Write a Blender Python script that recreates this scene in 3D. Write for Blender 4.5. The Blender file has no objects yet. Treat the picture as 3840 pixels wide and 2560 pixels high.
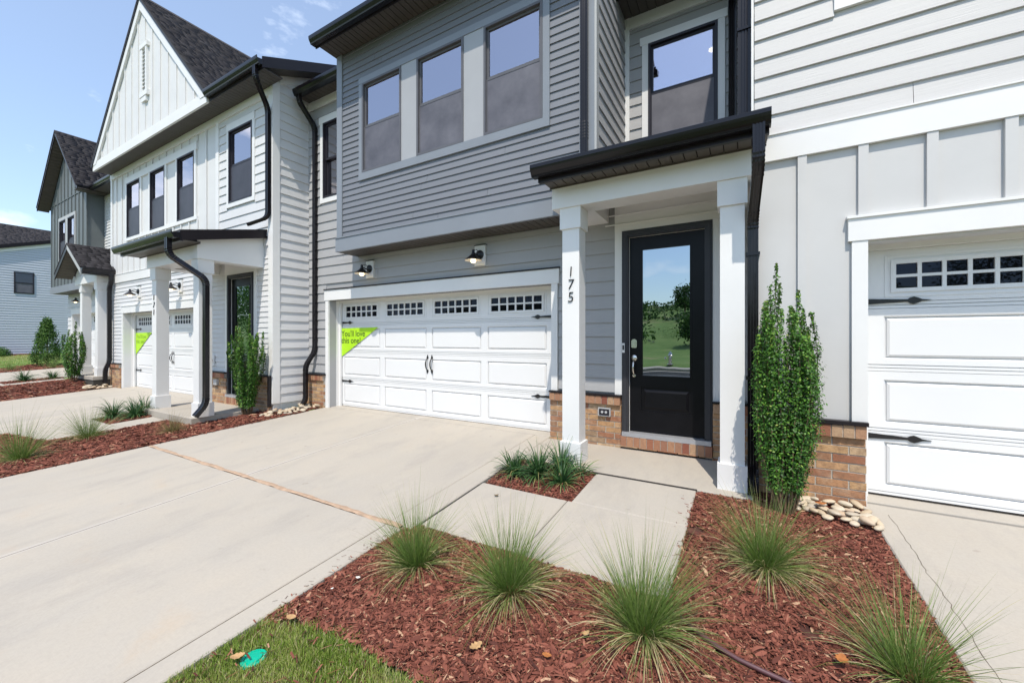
import bpy, math, random
import numpy as np
from mathutils import Vector, Matrix
R = math.radians
random.seed(7)
rng = np.random.default_rng(7)
SC = bpy.context.scene
COL = SC.collection

# ------------------------------------------------------------------ camera
cam = bpy.data.cameras.new('camera')
cam.lens = 14.08; cam.sensor_width = 36; cam.sensor_fit = 'HORIZONTAL'
cam.shift_y = -0.0026
cam.clip_start = 0.05; cam.clip_end = 2000
cam_o = bpy.data.objects.new('camera', cam); COL.objects.link(cam_o)
cam_o.location = (0, 0, 1.38); cam_o.rotation_euler = (R(90), 0, R(30))
SC.camera = cam_o

# ------------------------------------------------------------------ light
SUN_DIR = Vector((-.38, 1.0, -1.89)).normalized()
world = bpy.data.worlds.new('World'); SC.world = world; world.use_nodes = True
wn = world.node_tree.nodes; wl = world.node_tree.links
for n in list(wn): wn.remove(n)
w_out = wn.new('ShaderNodeOutputWorld'); w_bg = wn.new('ShaderNodeBackground')
w_sky = wn.new('ShaderNodeTexSky'); w_sky.sky_type = 'NISHITA'; w_sky.sun_disc = False
w_sky.sun_elevation = R(60.5); w_sky.sun_rotation = R(159.2)
w_sky.air_density = 1.2; w_sky.dust_density = .6; w_sky.ozone_density = 1.6
w_bg.inputs['Strength'].default_value = .15
# thin fair-weather clouds, placed by direction
w_tc = wn.new('ShaderNodeTexCoord'); w_map = wn.new('ShaderNodeMapping')
w_map.inputs['Scale'].default_value = (1.0, 1.0, 2.2); w_map.inputs['Location'].default_value = (.35, .12, .2)
w_n = wn.new('ShaderNodeTexNoise'); w_n.inputs['Scale'].default_value = 3.4; w_n.inputs['Detail'].default_value = 9
w_n.inputs['Roughness'].default_value = .55
w_cr = wn.new('ShaderNodeValToRGB')
w_cr.color_ramp.elements[0].position = .56; w_cr.color_ramp.elements[0].color = (.13, .13, .13, 1)
w_cr.color_ramp.elements[1].position = .70; w_cr.color_ramp.elements[1].color = (.85, .85, .85, 1)
w_mx = wn.new('ShaderNodeMixRGB'); w_mx.inputs[2].default_value = (9.5, 10.2, 11.0, 1)
wl.new(w_tc.outputs['Generated'], w_map.inputs[0]); wl.new(w_map.outputs[0], w_n.inputs['Vector'])
wl.new(w_n.outputs[0], w_cr.inputs[0]); wl.new(w_cr.outputs[0], w_mx.inputs[0])
w_tint = wn.new('ShaderNodeMixRGB'); w_tint.blend_type = 'MULTIPLY'; w_tint.inputs[0].default_value = 1; w_tint.inputs[2].default_value = (1.04, 1.15, 1.27, 1)
wl.new(w_sky.outputs[0], w_tint.inputs[1]); wl.new(w_tint.outputs[0], w_mx.inputs[1]); wl.new(w_mx.outputs[0], w_bg.inputs['Color'])
wl.new(w_bg.outputs[0], w_out.inputs['Surface'])
sun = bpy.data.lights.new('sun', 'SUN'); sun.energy = 4.2; sun.angle = R(.53); sun.color = (1, .92, .80)
sun_o = bpy.data.objects.new('sun', sun); COL.objects.link(sun_o)
sun_o.location = (6, -12, 30); sun_o.rotation_euler = SUN_DIR.to_track_quat('-Z', 'Y').to_euler()
SC.view_settings.view_transform = 'Standard'; SC.view_settings.look = 'None'
SC.view_settings.gamma = 1; SC.view_settings.use_curve_mapping = False
SC.view_settings.exposure = 0.19
SC.cycles.caustics_reflective = False; SC.cycles.caustics_refractive = False
SC.cycles.max_bounces = 7; SC.cycles.transparent_max_bounces = 12
SC.cycles.use_denoising = True; SC.cycles.sample_clamp_indirect = 6

# ------------------------------------------------------------------ materials
def new_mat(name):
    m = bpy.data.materials.new(name); m.use_nodes = True
    nt = m.node_tree; b = nt.nodes['Principled BSDF']
    return m, nt, b
def N(nt, t, **kw):
    n = nt.nodes.new(t)
    for k, v in kw.items():
        if k in n.inputs: n.inputs[k].default_value = v
        else: setattr(n, k, v)
    return n
def mapped(nt, scale, use='pos', rand=False):
    g = N(nt, 'ShaderNodeNewGeometry'); mp = N(nt, 'ShaderNodeMapping'); mp.inputs['Scale'].default_value = scale
    src = g.outputs['Position']
    if rand:
        oi = N(nt, 'ShaderNodeObjectInfo'); cx = N(nt, 'ShaderNodeCombineXYZ')
        ml = N(nt, 'ShaderNodeMath', operation='MULTIPLY'); ml.inputs[1].default_value = 37.
        nt.links.new(oi.outputs['Random'], ml.inputs[0])
        for i in range(3): nt.links.new(ml.outputs[0], cx.inputs[i])
        va = N(nt, 'ShaderNodeVectorMath', operation='ADD')
        nt.links.new(src, va.inputs[0]); nt.links.new(cx.outputs[0], va.inputs[1]); src = va.outputs[0]
    nt.links.new(src, mp.inputs[0]); return mp.outputs[0]
def noise(nt, vec, scale, detail=4, rough=.55):
    n = N(nt, 'ShaderNodeTexNoise'); n.inputs['Scale'].default_value = scale
    n.inputs['Detail'].default_value = detail; n.inputs['Roughness'].default_value = rough
    nt.links.new(vec, n.inputs['Vector']); return n.outputs[0]
def ramp(nt, fac, stops):
    r = N(nt, 'ShaderNodeValToRGB'); e = r.color_ramp.elements
    while len(e) < len(stops): e.new(.5)
    for i, (p, c) in enumerate(stops):
        e[i].position = p; e[i].color = (*c, 1) if len(c) == 3 else c
    nt.links.new(fac, r.inputs[0]); return r.outputs[0]
def mixc(nt, f, a, b, mode='MIX'):
    m = N(nt, 'ShaderNodeMixRGB'); m.blend_type = mode
    for i, v in ((0, f), (1, a), (2, b)):
        if hasattr(v, 'is_linked') or hasattr(v, 'links'): nt.links.new(v, m.inputs[i])
        elif i == 0: m.inputs[0].default_value = v
        else: m.inputs[i].default_value = (*v, 1)
    return m.outputs[0]
def bump(nt, b, h, strength=.3, dist=.002):
    n = N(nt, 'ShaderNodeBump'); n.inputs['Strength'].default_value = strength; n.inputs['Distance'].default_value = dist
    nt.links.new(h, n.inputs['Height']); nt.links.new(n.outputs[0], b.inputs['Normal'])
def plain(name, c, rough=.5, var=.05, scale=3., bmp=0., bscale=60., metal=0., spec=.5):
    m, nt, b = new_mat(name)
    v = mapped(nt, (1, 1, 1))
    n = noise(nt, v, scale, 5)
    lo = tuple(x * (1 - var) for x in c); hi = tuple(min(1, x * (1 + var)) for x in c)
    nt.links.new(ramp(nt, n, [(.3, lo), (.7, hi)]), b.inputs['Base Color'])
    b.inputs['Roughness'].default_value = rough; b.inputs['Metallic'].default_value = metal
    b.inputs['Specular IOR Level'].default_value = spec
    if bmp: bump(nt, b, noise(nt, v, bscale, 4), bmp, .003)
    return m
def siding_mat(name, c, grain=.5, rough=.55):
    m, nt, b = new_mat(name)
    v = mapped(nt, (2.2, 2.2, 62), rand=True)
    g = noise(nt, v, 1.6, 6, .65)
    v2 = mapped(nt, (1, 1, 1)); big = noise(nt, v2, 1.1, 5, .6)
    v3 = mapped(nt, (9, 9, .8)); dirt = noise(nt, v3, 1., 4, .6)
    oi = N(nt, 'ShaderNodeObjectInfo')
    col = ramp(nt, oi.outputs['Random'], [(0, tuple(x * .965 for x in c)), (1, tuple(min(1, x * 1.03) for x in c))])
    col = mixc(nt, ramp(nt, big, [(.35, (0, 0, 0)), (.75, (.5, .5, .5))]), col, tuple(x * .93 for x in c))
    col = mixc(nt, ramp(nt, dirt, [(.55, (0, 0, 0)), (.8, (.25, .25, .25))]), col, tuple(x * .86 for x in c))
    nt.links.new(col, b.inputs['Base Color']); b.inputs['Roughness'].default_value = rough
    b.inputs['Specular IOR Level'].default_value = .35
    bump(nt, b, g, grain, .004)
    return m
WHITE = plain('white_trim_paint', (.75, .745, .735), .45, .025, 2., .12, 25.)
WHITE_DOOR = plain('white_door_enamel', (.74, .742, .745), .38, .015, 1.5, .05, 200.)
SID171 = siding_mat('pale_grey_siding', (.64, .64, .645))
SID175 = siding_mat('light_grey_siding', (.375, .375, .38))
BAY175 = siding_mat('slate_grey_siding', (.178, .188, .212), .45)
SID179 = siding_mat('off_white_siding', (.535, .525, .52))
SIDFAR = siding_mat('cool_white_vinyl', (.48, .51, .58), .1)
BB171 = plain('pale_board_paint', (.67, .665, .655), .5, .03, 2.5, .15, 30.)
BB179 = plain('off_white_board_paint', (.55, .545, .54), .5, .03, 2.5, .15, 30.)
BB167 = plain('dark_grey_board_paint', (.125, .14, .142), .5, .07, 2.5, .15, 30.)
TRIM175 = plain('slate_trim_paint', (.215, .235, .265), .45, .04, 2., .12, 25.)
TRIMLG = plain('light_grey_trim_paint', (.42, .42, .415), .45, .04, 2., .12, 25.)
MULL175 = plain('window_mull_grey', (.36, .365, .38), .45, .04, 2.)
SOFFIT = plain('dark_bronze_soffit', (.072, .062, .054), .5, .12, 6., .2, 90.)
GUTTER = plain('black_gutter_enamel', (.007, .006, .008), .22, .15, 5., spec=.38)
FASCIA = plain('dark_fascia_metal', (.013, .010, .012), .35, .15, 5., spec=.3)
FRAME = plain('dark_window_vinyl', (.026, .024, .032), .4, .08, 4., spec=.3)
CASING = plain('dark_grey_casing', (.036, .036, .042), .42, .08, 4., spec=.35)
BLACKDOOR = plain('black_door_paint', (.007, .007, .009), .30, .2, 4., .05, 120., spec=.16)
IRON = plain('black_iron', (.012, .011, .012), .35, .2, 20., .2, 150.)
NICKEL = plain('satin_nickel', (.62, .60, .56), .25, .05, 9., metal=1.)
GREY_SILL = plain('aluminium_sill', (.42, .43, .46), .35, .06, 12., metal=.4)
DARK_GAP = plain('dark_gap', (.02, .017, .015), .9, .2, 9.)
FOUND = plain('foundation_mastic', (.05, .045, .038), .9, .25, 6., .5, 30.)
MORTAR = plain('mortar', (.42, .38, .33), .95, .15, 20., .6, 120.)
ROOMW = plain('room_wall_paint', (.66, .66, .66), .8, .03, 2.)
PLASTIC = plain('grey_plastic_cover', (.45, .46, .47), .3, .08, 20.)
GREENSIGN = plain('lime_green_print', (.42, .74, .015), .45, .02, 2.)
SIGNTXT = plain('dark_green_ink', (.03, .06, .02), .5, .05, 5.)
TEAL = plain('teal_plastic_lid', (.0, .40, .26), .35, .15, 20.)
COPPER = plain('brass_faucet', (.45, .17, .05), .35, .2, 30., metal=.8)
SAND = plain('red_clay_sand', (.40, .28, .195), .95, .2, 14., .6, 220.)
PIPE = plain('brown_drip_pipe', (.10, .045, .05), .4, .15, 20.)
STEM = plain('grey_brown_bark', (.16, .11, .06), .9, .3, 30., .6, 90.)

def screen_mat():
    m, nt, b = new_mat('insect_screen_mesh')
    v = mapped(nt, (1, 1, 1)); n = noise(nt, v, 2.3, 5, .6)
    nt.links.new(ramp(nt, n, [(.3, (.075, .075, .095)), (.75, (.15, .148, .175))]), b.inputs['Base Color'])
    b.inputs['Roughness'].default_value = .6; return m
FRAME_GREY = plain('grey_window_vinyl', (.115, .115, .128), .4, .08, 4., spec=.3)  # greyer vinyl of the slate bay's window frames
SCREEN = screen_mat()
SCREEN_DK = plain('dark_insect_screen', (.036, .033, .042), .45, .35, 2.5)  # darker screen, for the windows of the two gabled townhouses
def pane_mat(name, refl, tint, dark=None):
    m, nt, b = new_mat(name); out = nt.nodes['Material Output']
    gl = N(nt, 'ShaderNodeBsdfGlossy'); gl.inputs['Roughness'].default_value = 0.0; gl.inputs['Color'].default_value = (*tint, 1)
    if dark is None:
        un = N(nt, 'ShaderNodeBsdfTransparent'); un.inputs['Color'].default_value = (.72, .76, .80, 1)
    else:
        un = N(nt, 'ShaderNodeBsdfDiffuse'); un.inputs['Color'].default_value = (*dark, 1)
    fr = N(nt, 'ShaderNodeFresnel'); fr.inputs['IOR'].default_value = 1.5
    ad = N(nt, 'ShaderNodeMath', operation='ADD'); ad.use_clamp = True; ad.inputs[1].default_value = refl
    nt.links.new(fr.outputs[0], ad.inputs[0])
    v = mapped(nt, (1, 1, 1)); bn = N(nt, 'ShaderNodeBump'); bn.inputs['Strength'].default_value = .035; bn.inputs['Distance'].default_value = .05
    nt.links.new(noise(nt, v, 1.3, 2), bn.inputs['Height']); nt.links.new(bn.outputs[0], gl.inputs['Normal'])
    mx = N(nt, 'ShaderNodeMixShader'); nt.links.new(ad.outputs[0], mx.inputs[0])
    nt.links.new(un.outputs[0], mx.inputs[1]); nt.links.new(gl.outputs[0], mx.inputs[2]); nt.links.new(mx.outputs[0], out.inputs[0])
    return m
GLASS = pane_mat('coated_window_glass', .45, (.92, .86, .90))
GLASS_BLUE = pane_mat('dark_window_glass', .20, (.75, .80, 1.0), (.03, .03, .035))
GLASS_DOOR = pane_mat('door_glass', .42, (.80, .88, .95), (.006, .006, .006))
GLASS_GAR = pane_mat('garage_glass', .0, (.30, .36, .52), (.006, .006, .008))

def brick_mat():
    m, nt, b = new_mat('tumbled_brick'); oi = N(nt, 'ShaderNodeObjectInfo')
    col = ramp(nt, oi.outputs['Random'], [(0, (.47, .27, .13)), (.22, (.56, .36, .18)), (.42, (.31, .12, .065)), (.56, (.52, .31, .16)), (.70, (.38, .17, .085)), (.84, (.27, .18, .11)), (1, (.60, .42, .25))])
    v = mapped(nt, (1, 1, 1), rand=True); n = noise(nt, v, 22, 6, .65)
    col = mixc(nt, ramp(nt, n, [(.36, (0, 0, 0)), (.7, (.7, .7, .7))]), col, (.17, .095, .06))
    n3 = noise(nt, v, 8, 4, .6); col = mixc(nt, ramp(nt, n3, [(.5, (0, 0, 0)), (.8, (.4, .4, .4))]), col, (.60, .47, .34))
    nt.links.new(col, b.inputs['Base Color']); b.inputs['Roughness'].default_value = .9
    bump(nt, b, noise(nt, v, 70, 6, .7), .8, .006); return m
BRICK = brick_mat()
def cap_mat():
    m, nt, b = new_mat('red_rowlock_brick'); oi = N(nt, 'ShaderNodeObjectInfo')
    col = ramp(nt, oi.outputs['Random'], [(0, (.26, .09, .05)), (.3, (.42, .24, .14)), (.5, (.22, .065, .04)), (.75, (.46, .31, .19)), (1, (.30, .11, .06))])
    v = mapped(nt, (1, 1, 1), rand=True); n = noise(nt, v, 26, 6, .65)
    col = mixc(nt, ramp(nt, n, [(.4, (0, 0, 0)), (.8, (.5, .5, .5))]), col, (.20, .10, .07))
    nt.links.new(col, b.inputs['Base Color']); b.inputs['Roughness'].default_value = .9
    bump(nt, b, noise(nt, v, 70, 6, .7), .8, .006); return m
CAPB = cap_mat()

def concrete_mat():
    m, nt, b = new_mat('broom_finished_concrete')
    v = mapped(nt, (1, 1, 1)); vs = mapped(nt, (1, .35, 1))
    a = noise(nt, vs, .8, 6, .6); f = noise(nt, v, 60, 4, .7); g = noise(nt, v, 3.5, 6, .6)
    col = ramp(nt, a, [(.28, (.37, .337, .292)), (.5, (.415, .377, .322)), (.72, (.45, .402, .335))])
    col = mixc(nt, ramp(nt, g, [(.3, (.35, .35, .35)), (.7, (0, 0, 0))]), col, (.385, .365, .335))
    col = mixc(nt, ramp(nt, f, [(.35, (.18, .18, .18)), (.6, (0, 0, 0))]), col, (.27, .24, .21))
    st = noise(nt, v, 1.7, 7, .7)
    col = mixc(nt, ramp(nt, st, [(.62, (0, 0, 0)), (.80, (.3, .3, .3))]), col, (.46, .32, .20))
    s2 = noise(nt, mapped(nt, (1.3, .5, 1)), 2.1, 7, .72)
    col = mixc(nt, ramp(nt, s2, [(.30, (.45, .45, .45)), (.50, (0, 0, 0))]), col, (.29, .27, .25))
    sp = noise(nt, v, 7.5, 3, .5)
    col = mixc(nt, ramp(nt, sp, [(.71, (0, 0, 0)), (.76, (.35, .35, .35))]), col, (.22, .19, .16))
    # smooth hand-tooled bands each side of the joints
    ge = N(nt, 'ShaderNodeNewGeometry'); sx = N(nt, 'ShaderNodeSeparateXYZ'); nt.links.new(ge.outputs['Position'], sx.inputs[0])
    def band(axis, c, w):
        s = N(nt, 'ShaderNodeMath', operation='SUBTRACT'); s.inputs[1].default_value = c; nt.links.new(sx.outputs[axis], s.inputs[0])
        ab = N(nt, 'ShaderNodeMath', operation='ABSOLUTE'); nt.links.new(s.outputs[0], ab.inputs[0])
        l = N(nt, 'ShaderNodeMath', operation='LESS_THAN'); l.inputs[1].default_value = w; nt.links.new(ab.outputs[0], l.inputs[0]); return l.outputs[0]
    t = band(0, -4.9, .034)
    t2 = N(nt, 'ShaderNodeMath', operation='MULTIPLY'); t2.inputs[1].default_value = .38; nt.links.new(t, t2.inputs[0])
    col = mixc(nt, t2.outputs[0], col, (.56, .53, .50))
    nt.links.new(col, b.inputs['Base Color']); b.inputs['Roughness'].default_value = .85
    b.inputs['Specular IOR Level'].default_value = .25
    vb = mapped(nt, (6, 60, 60)); bump(nt, b, noise(nt, vb, 3, 4, .7), .22, .003); return m
CONC = concrete_mat()
def slab_edge():
    return plain('raw_concrete_edge', (.30, .25, .20), .9, .25, 9., .5, 60.)
CONC2 = slab_edge()
def soil_mat():
    m, nt, b = new_mat('mulch_soil'); v = mapped(nt, (1, 1, 1))
    n = noise(nt, v, 9, 6, .7); n2 = noise(nt, v, 1.1, 5, .6)
    col = ramp(nt, n, [(.3, (.045, .016, .012)), (.6, (.12, .042, .028)), (.8, (.2, .085, .05))])
    col = mixc(nt, ramp(nt, n2, [(.62, (0, 0, 0)), (.72, (.8, .8, .8))]), col, (.42, .22, .11))
    nt.links.new(col, b.inputs['Base Color']); b.inputs['Roughness'].default_value = .95
    bump(nt, b, noise(nt, v, 90, 5, .7), 1., .01); return m
SOIL = soil_mat()
def attr_mat(name, stops, rough=.8, spec=.3, nscale=40., trans=None):
    m, nt, b = new_mat(name); at = N(nt, 'ShaderNodeAttribute'); at.attribute_name = 'tint'
    col = ramp(nt, at.outputs['Fac'], stops)
    v = mapped(nt, (1, 1, 1)); n = noise(nt, v, nscale, 4)
    dark = tuple(x * .62 for x in stops[len(stops) // 2][1])
    col = mixc(nt, ramp(nt, n, [(.4, (0, 0, 0)), (.8, (.4, .4, .4))]), col, dark)
    nt.links.new(col, b.inputs['Base Color']); b.inputs['Roughness'].default_value = rough
    b.inputs['Specular IOR Level'].default_value = spec
    if trans:
        tr = N(nt, 'ShaderNodeBsdfTranslucent'); nt.links.new(col, tr.inputs['Color'])
        mx = N(nt, 'ShaderNodeMixShader'); mx.inputs[0].default_value = trans
        nt.links.new(b.outputs[0], mx.inputs[1]); nt.links.new(tr.outputs[0], mx.inputs[2])
        nt.links.new(mx.outputs[0], nt.nodes['Material Output'].inputs[0])
    return m
CHIPS = attr_mat('dyed_mulch_chips', [(0, (.045, .015, .011)), (.3, (.125, .038, .025)), (.65, (.225, .074, .048)), (.93, (.31, .125, .082)), (1, (.46, .29, .18))], .85, .3, 120)
BLADE = attr_mat('grass_blades', [(0, (.07, .12, .02)), (.35, (.13, .23, .04)), (.62, (.22, .30, .09)), (.82, (.40, .36, .17)), (1, (.62, .50, .30))], .55, .4, 60, .3)
TANBLADE = attr_mat('tan_grass_blades', [(0, (.12, .12, .04)), (.4, (.25, .21, .09)), (1, (.50, .38, .2))], .6, .3, 60, .3)
LIRIO = attr_mat('liriope_leaves', [(0, (.02, .06, .022)), (.5, (.045, .12, .04)), (.8, (.11, .22, .06)), (.9, (.30, .26, .10)), (1, (.42, .32, .16))], .38, .5, 60, .2)
LAWN = attr_mat('turf_blades', [(0, (.13, .23, .03)), (.4, (.26, .38, .06)), (.7, (.44, .46, .15)), (1, (.64, .54, .34))], .6, .3, 60, .3)
HOLLY = attr_mat('holly_leaves', [(0, (.012, .045, .01)), (.45, (.05, .145, .018)), (.75, (.12, .28, .035)), (.92, (.22, .39, .055)), (1, (.34, .42, .09))], .42, .28, 60, .22)
ARBOR = attr_mat('arborvitae_foliage', [(0, (.015, .05, .01)), (.5, (.05, .13, .02)), (1, (.13, .24, .03))], .6, .3, 60, .25)
SHING = attr_mat('charcoal_shingle_granules', [(0, (.026, .024, .027)), (.5, (.045, .042, .046)), (1, (.072, .067, .070))], .95, .2, 300)
SHING_FLAT = plain('charcoal_shingle_flat', (.045, .042, .046), .95, .25, 60., .6, 200.)
def stone_mat():
    m, nt, b = new_mat('river_stone'); oi = N(nt, 'ShaderNodeObjectInfo')
    col = ramp(nt, oi.outputs['Random'], [(0, (.44, .35, .24)), (.3, (.54, .45, .33)), (.55, (.38, .34, .28)), (.8, (.56, .49, .38)), (1, (.42, .29, .19))])
    v = mapped(nt, (1, 1, 1), rand=True); n = noise(nt, v, 14, 5, .6)
    col = mixc(nt, ramp(nt, n, [(.45, (0, 0, 0)), (.8, (.5, .5, .5))]), col, (.38, .30, .2))
    nt.links.new(col, b.inputs['Base Color']); b.inputs['Roughness'].default_value = .6
    bump(nt, b, noise(nt, v, 50, 4), .25, .004); return m
STONE = stone_mat()
def ground_mat():
    m, nt, b = new_mat('turf_ground'); v = mapped(nt, (1, 1, 1))
    n = noise(nt, v, .35, 6, .6); n2 = noise(nt, v, 30, 5, .7)
    col = ramp(nt, n, [(.35, (.10, .20, .03)), (.55, (.15, .25, .05)), (.68, (.28, .26, .12))])
    col = mixc(nt, ramp(nt, n2, [(.3, (.6, .6, .6)), (.6, (0, 0, 0))]), col, (.05, .07, .02))
    nt.links.new(col, b.inputs['Base Color']); b.inputs['Roughness'].default_value = .95
    bump(nt, b, n2, 1., .03); return m
TURF = ground_mat()
ASPH = plain('asphalt', (.055, .055, .058), .9, .15, 3., .4, 200.)
def emis(name, c, s):
    m, nt, b = new_mat(name); b.inputs['Base Color'].default_value = (*c, 1)
    b.inputs['Emission Color'].default_value = (*c, 1); b.inputs['Emission Strength'].default_value = s; return m
BULB = emis('lit_bulb_glass', (1, .80, .48), 2.2)
DOWN = emis('lit_downlight', (1, .82, .55), 6.)
SHADE_IN = plain('white_shade_enamel', (.75, .72, .66), .4, .03, 5.)
WHITEBIT = plain('pale_shell', (.75, .73, .68), .6, .1, 40.)
LEAFT = plain('dry_leaf', (.42, .26, .12), .7, .3, 40., .4, 60.)
LEAFO = plain('orange_leaf', (.36, .13, .035), .7, .3, 40., .4, 60.)

# ------------------------------------------------------------------ object helpers
ANC = {}
def link(o, parent, anchor):
    COL.objects.link(o); ANC[o.name] = Vector(anchor)
    if parent is not None:
        o.parent = parent; o.location = Vector(anchor) - ANC[parent.name]
    else: o.location = anchor
    return o
def thing(name, label, cat, loc, group=None, kind=None):
    o = bpy.data.objects.new(name, None); o.empty_display_size = .2
    link(o, None, loc)
    if label: o['label'] = label
    if cat: o['category'] = cat
    if group: o['group'] = group
    if kind: o['kind'] = kind
    return o
def tag(o, label=None, cat=None, group=None, kind=None):
    if label: o['label'] = label
    if cat: o['category'] = cat
    if group: o['group'] = group
    if kind: o['kind'] = kind
    return o
class MB:
    def __init__(s): s.v = []; s.f = []
    def box(s, x0, x1, y0, y1, z0, z1):
        b = len(s.v)
        s.v += [(x0, y0, z0), (x1, y0, z0), (x1, y1, z0), (x0, y1, z0), (x0, y0, z1), (x1, y0, z1), (x1, y1, z1), (x0, y1, z1)]
        s.f += [(b, b+3, b+2, b+1), (b+4, b+5, b+6, b+7), (b, b+1, b+5, b+4), (b+1, b+2, b+6, b+5), (b+2, b+3, b+7, b+6), (b+3, b, b+4, b+7)]
        return s
    def prism(s, pts, d):           # pts: 3-D polygon, d: extrusion vector
        b = len(s.v); n = len(pts); d = Vector(d)
        s.v += [tuple(p) for p in pts] + [tuple(Vector(p) + d) for p in pts]
        s.f.append(tuple(range(b, b+n))); s.f.append(tuple(range(b+2*n-1, b+n-1, -1)))
        for i in range(n): s.f.append((b+i, b+n+i, b+n+(i+1) % n, b+(i+1) % n))
        return s
    def lathe(s, c, axis, prof, n=20):
        axis = Vector(axis).normalized(); t = Vector((0, 0, 1)) if abs(axis.z) < .9 else Vector((1, 0, 0))
        u = axis.cross(t).normalized(); w = axis.cross(u); b = len(s.v); c = Vector(c)
        for (r, h) in prof:
            for k in range(n):
                a = 2*math.pi*k/n; s.v.append(tuple(c + axis*h + u*(r*math.cos(a)) + w*(r*math.sin(a))))
        for i in range(len(prof)-1):
            for k in range(n):
                s.f.append((b+i*n+k, b+i*n+(k+1) % n, b+(i+1)*n+(k+1) % n, b+(i+1)*n+k))
        return s
    def sweep(s, path, side, prof, scl=None):
        """prof in (side, normal) plane"""
        side = Vector(side).normalized(); P = [Vector(p) for p in path]; b = len(s.v); n = len(prof)
        for i, p in enumerate(P):
            t = (P[min(i+1, len(P)-1)] - P[max(i-1, 0)]).normalized(); nn = t.cross(side).normalized(); k = scl[i] if scl else 1
            for (a, c) in prof: s.v.append(tuple(p + side*(a*k) + nn*(c*k)))
        for i in range(len(P)-1):
            for k in range(n): s.f.append((b+i*n+k, b+i*n+(k+1) % n, b+(i+1)*n+(k+1) % n, b+(i+1)*n+k))
        s.f.append(tuple(range(b+n-1, b-1, -1))); s.f.append(tuple(range(b+(len(P)-1)*n, b+len(P)*n)))
        return s
    def build(s, name, mat, parent=None, smooth=False, anchor=None):
        if anchor is None: anchor = ANC[parent.name] if parent is not None else s.v[0]
        a = Vector(anchor); me = bpy.data.meshes.new(name)
        me.from_pydata([(x-a.x, y-a.y, z-a.z) for x, y, z in s.v], [], s.f); me.materials.append(mat)
        if smooth:
            for p in me.polygons: p.use_smooth = True
            me.set_sharp_from_angle(angle=R(40))
        o = bpy.data.objects.new(name, me); return link(o, parent, a)
_cube = {}
def bo(name, mat, parent, x0, x1, y0, y1, z0, z1):
    """box part that shares one unit cube mesh per material"""
    if mat.name not in _cube:
        me = bpy.data.meshes.new('box'); c = MB().box(0, 1, 0, 1, 0, 1); me.from_pydata(c.v, [], c.f); me.materials.append(mat); _cube[mat.name] = me
    o = bpy.data.objects.new(name, _cube[mat.name]); link(o, parent, (min(x0, x1), min(y0, y1), min(z0, z1)))
    o.scale = (abs(x1-x0), abs(y1-y0), abs(z1-z0)); return o
_lap = {}
def lap_board(mat, parent, axis, plane, a0, a1, z, ex, lip):
    k = mat.name
    if k not in _lap:
        me = bpy.data.meshes.new('lap_board')
        v = [(0, -1, 0), (1, -1, 0), (1, 0, 0), (0, 0, 0), (0, -.06, 1), (1, -.06, 1), (1, 0, 1), (0, 0, 1)]
        me.from_pydata(v, [], [(0, 3, 2, 1), (4, 5, 6, 7), (0, 1, 5, 4), (1, 2, 6, 5), (2, 3, 7, 6), (3, 0, 4, 7)]); me.materials.append(mat); _lap[k] = me
    o = bpy.data.objects.new('siding_board', _lap[k])
    wob = random.uniform(-.0006, .0006)
    if axis == 'F': link(o, parent, (a0, plane, z)); o.scale = (a1-a0, lip + wob, ex+.004)
    else:
        link(o, parent, (plane, a0, z)); o.rotation_euler = (0, 0, R(90)); o.scale = (a1-a0, lip + wob, ex+.004)
    return o
def segs(a0, a1, z0, z1, holes):
    """parts of a row left over beside the openings it meets"""
    out = [(a0, a1)]
    for (ha, hb, hz0, hz1) in holes:
        if z1 > hz0 + .03 and z0 < hz1 - .03:
            nx = []
            for (s, e) in out:
                if hb <= s or ha >= e: nx.append((s, e)); continue
                if ha - s > .02: nx.append((s, ha))
                if e - hb > .02: nx.append((hb, e))
            out = nx
    return out
def laps(parent, mat, axis, plane, a0, a1, z0, z1, ex, holes=(), lip=.019, zref=None, joints=True, top=None):
    zref = z0 if zref is None else zref
    z = zref
    while z < z1 - .015:
        h = min(ex, z1 - z); 
        for (s, e) in segs(a0, a1, z, z+h, holes):
            if top: e = min(e, top(z+h)) if axis != 'R' else e
            cuts = [s]
            if joints and e - s > 1.6 and random.random() < .8: cuts.append(s + random.uniform(.5, e-s-.5))
            cuts.append(e)
            for i in range(len(cuts)-1):
                lap_board(mat, parent, axis, plane, cuts[i] + (.002 if i else 0), cuts[i+1] - (.002 if i < len(cuts)-2 else 0), z, h, lip)
        z += ex
def holed_wall(name, mat, parent, axis, plane, thick, a0, a1, z0, z1, holes=()):
    m = MB(); zs = sorted({z0, z1, *[h[2] for h in holes], *[h[3] for h in holes]})
    zs = [z for z in zs if z0 <= z <= z1]
    for i in range(len(zs)-1):
        zc = (zs[i]+zs[i+1])/2; out = [(a0, a1)]
        for h in holes:
            if h[2] < zc < h[3]:
                nx = []
                for (s, e) in out:
                    if h[1] <= s or h[0] >= e: nx.append((s, e)); continue
                    if h[0] > s: nx.append((s, h[0]))
                    if h[1] < e: nx.append((h[1], e))
                out = nx
        for (s, e) in out:
            if axis == 'F': m.box(s, e, plane+.003, plane+thick, zs[i], zs[i+1])
            else: m.box(plane-thick, plane-.003, s, e, zs[i], zs[i+1])
    return m.build(name, mat, parent)
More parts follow.
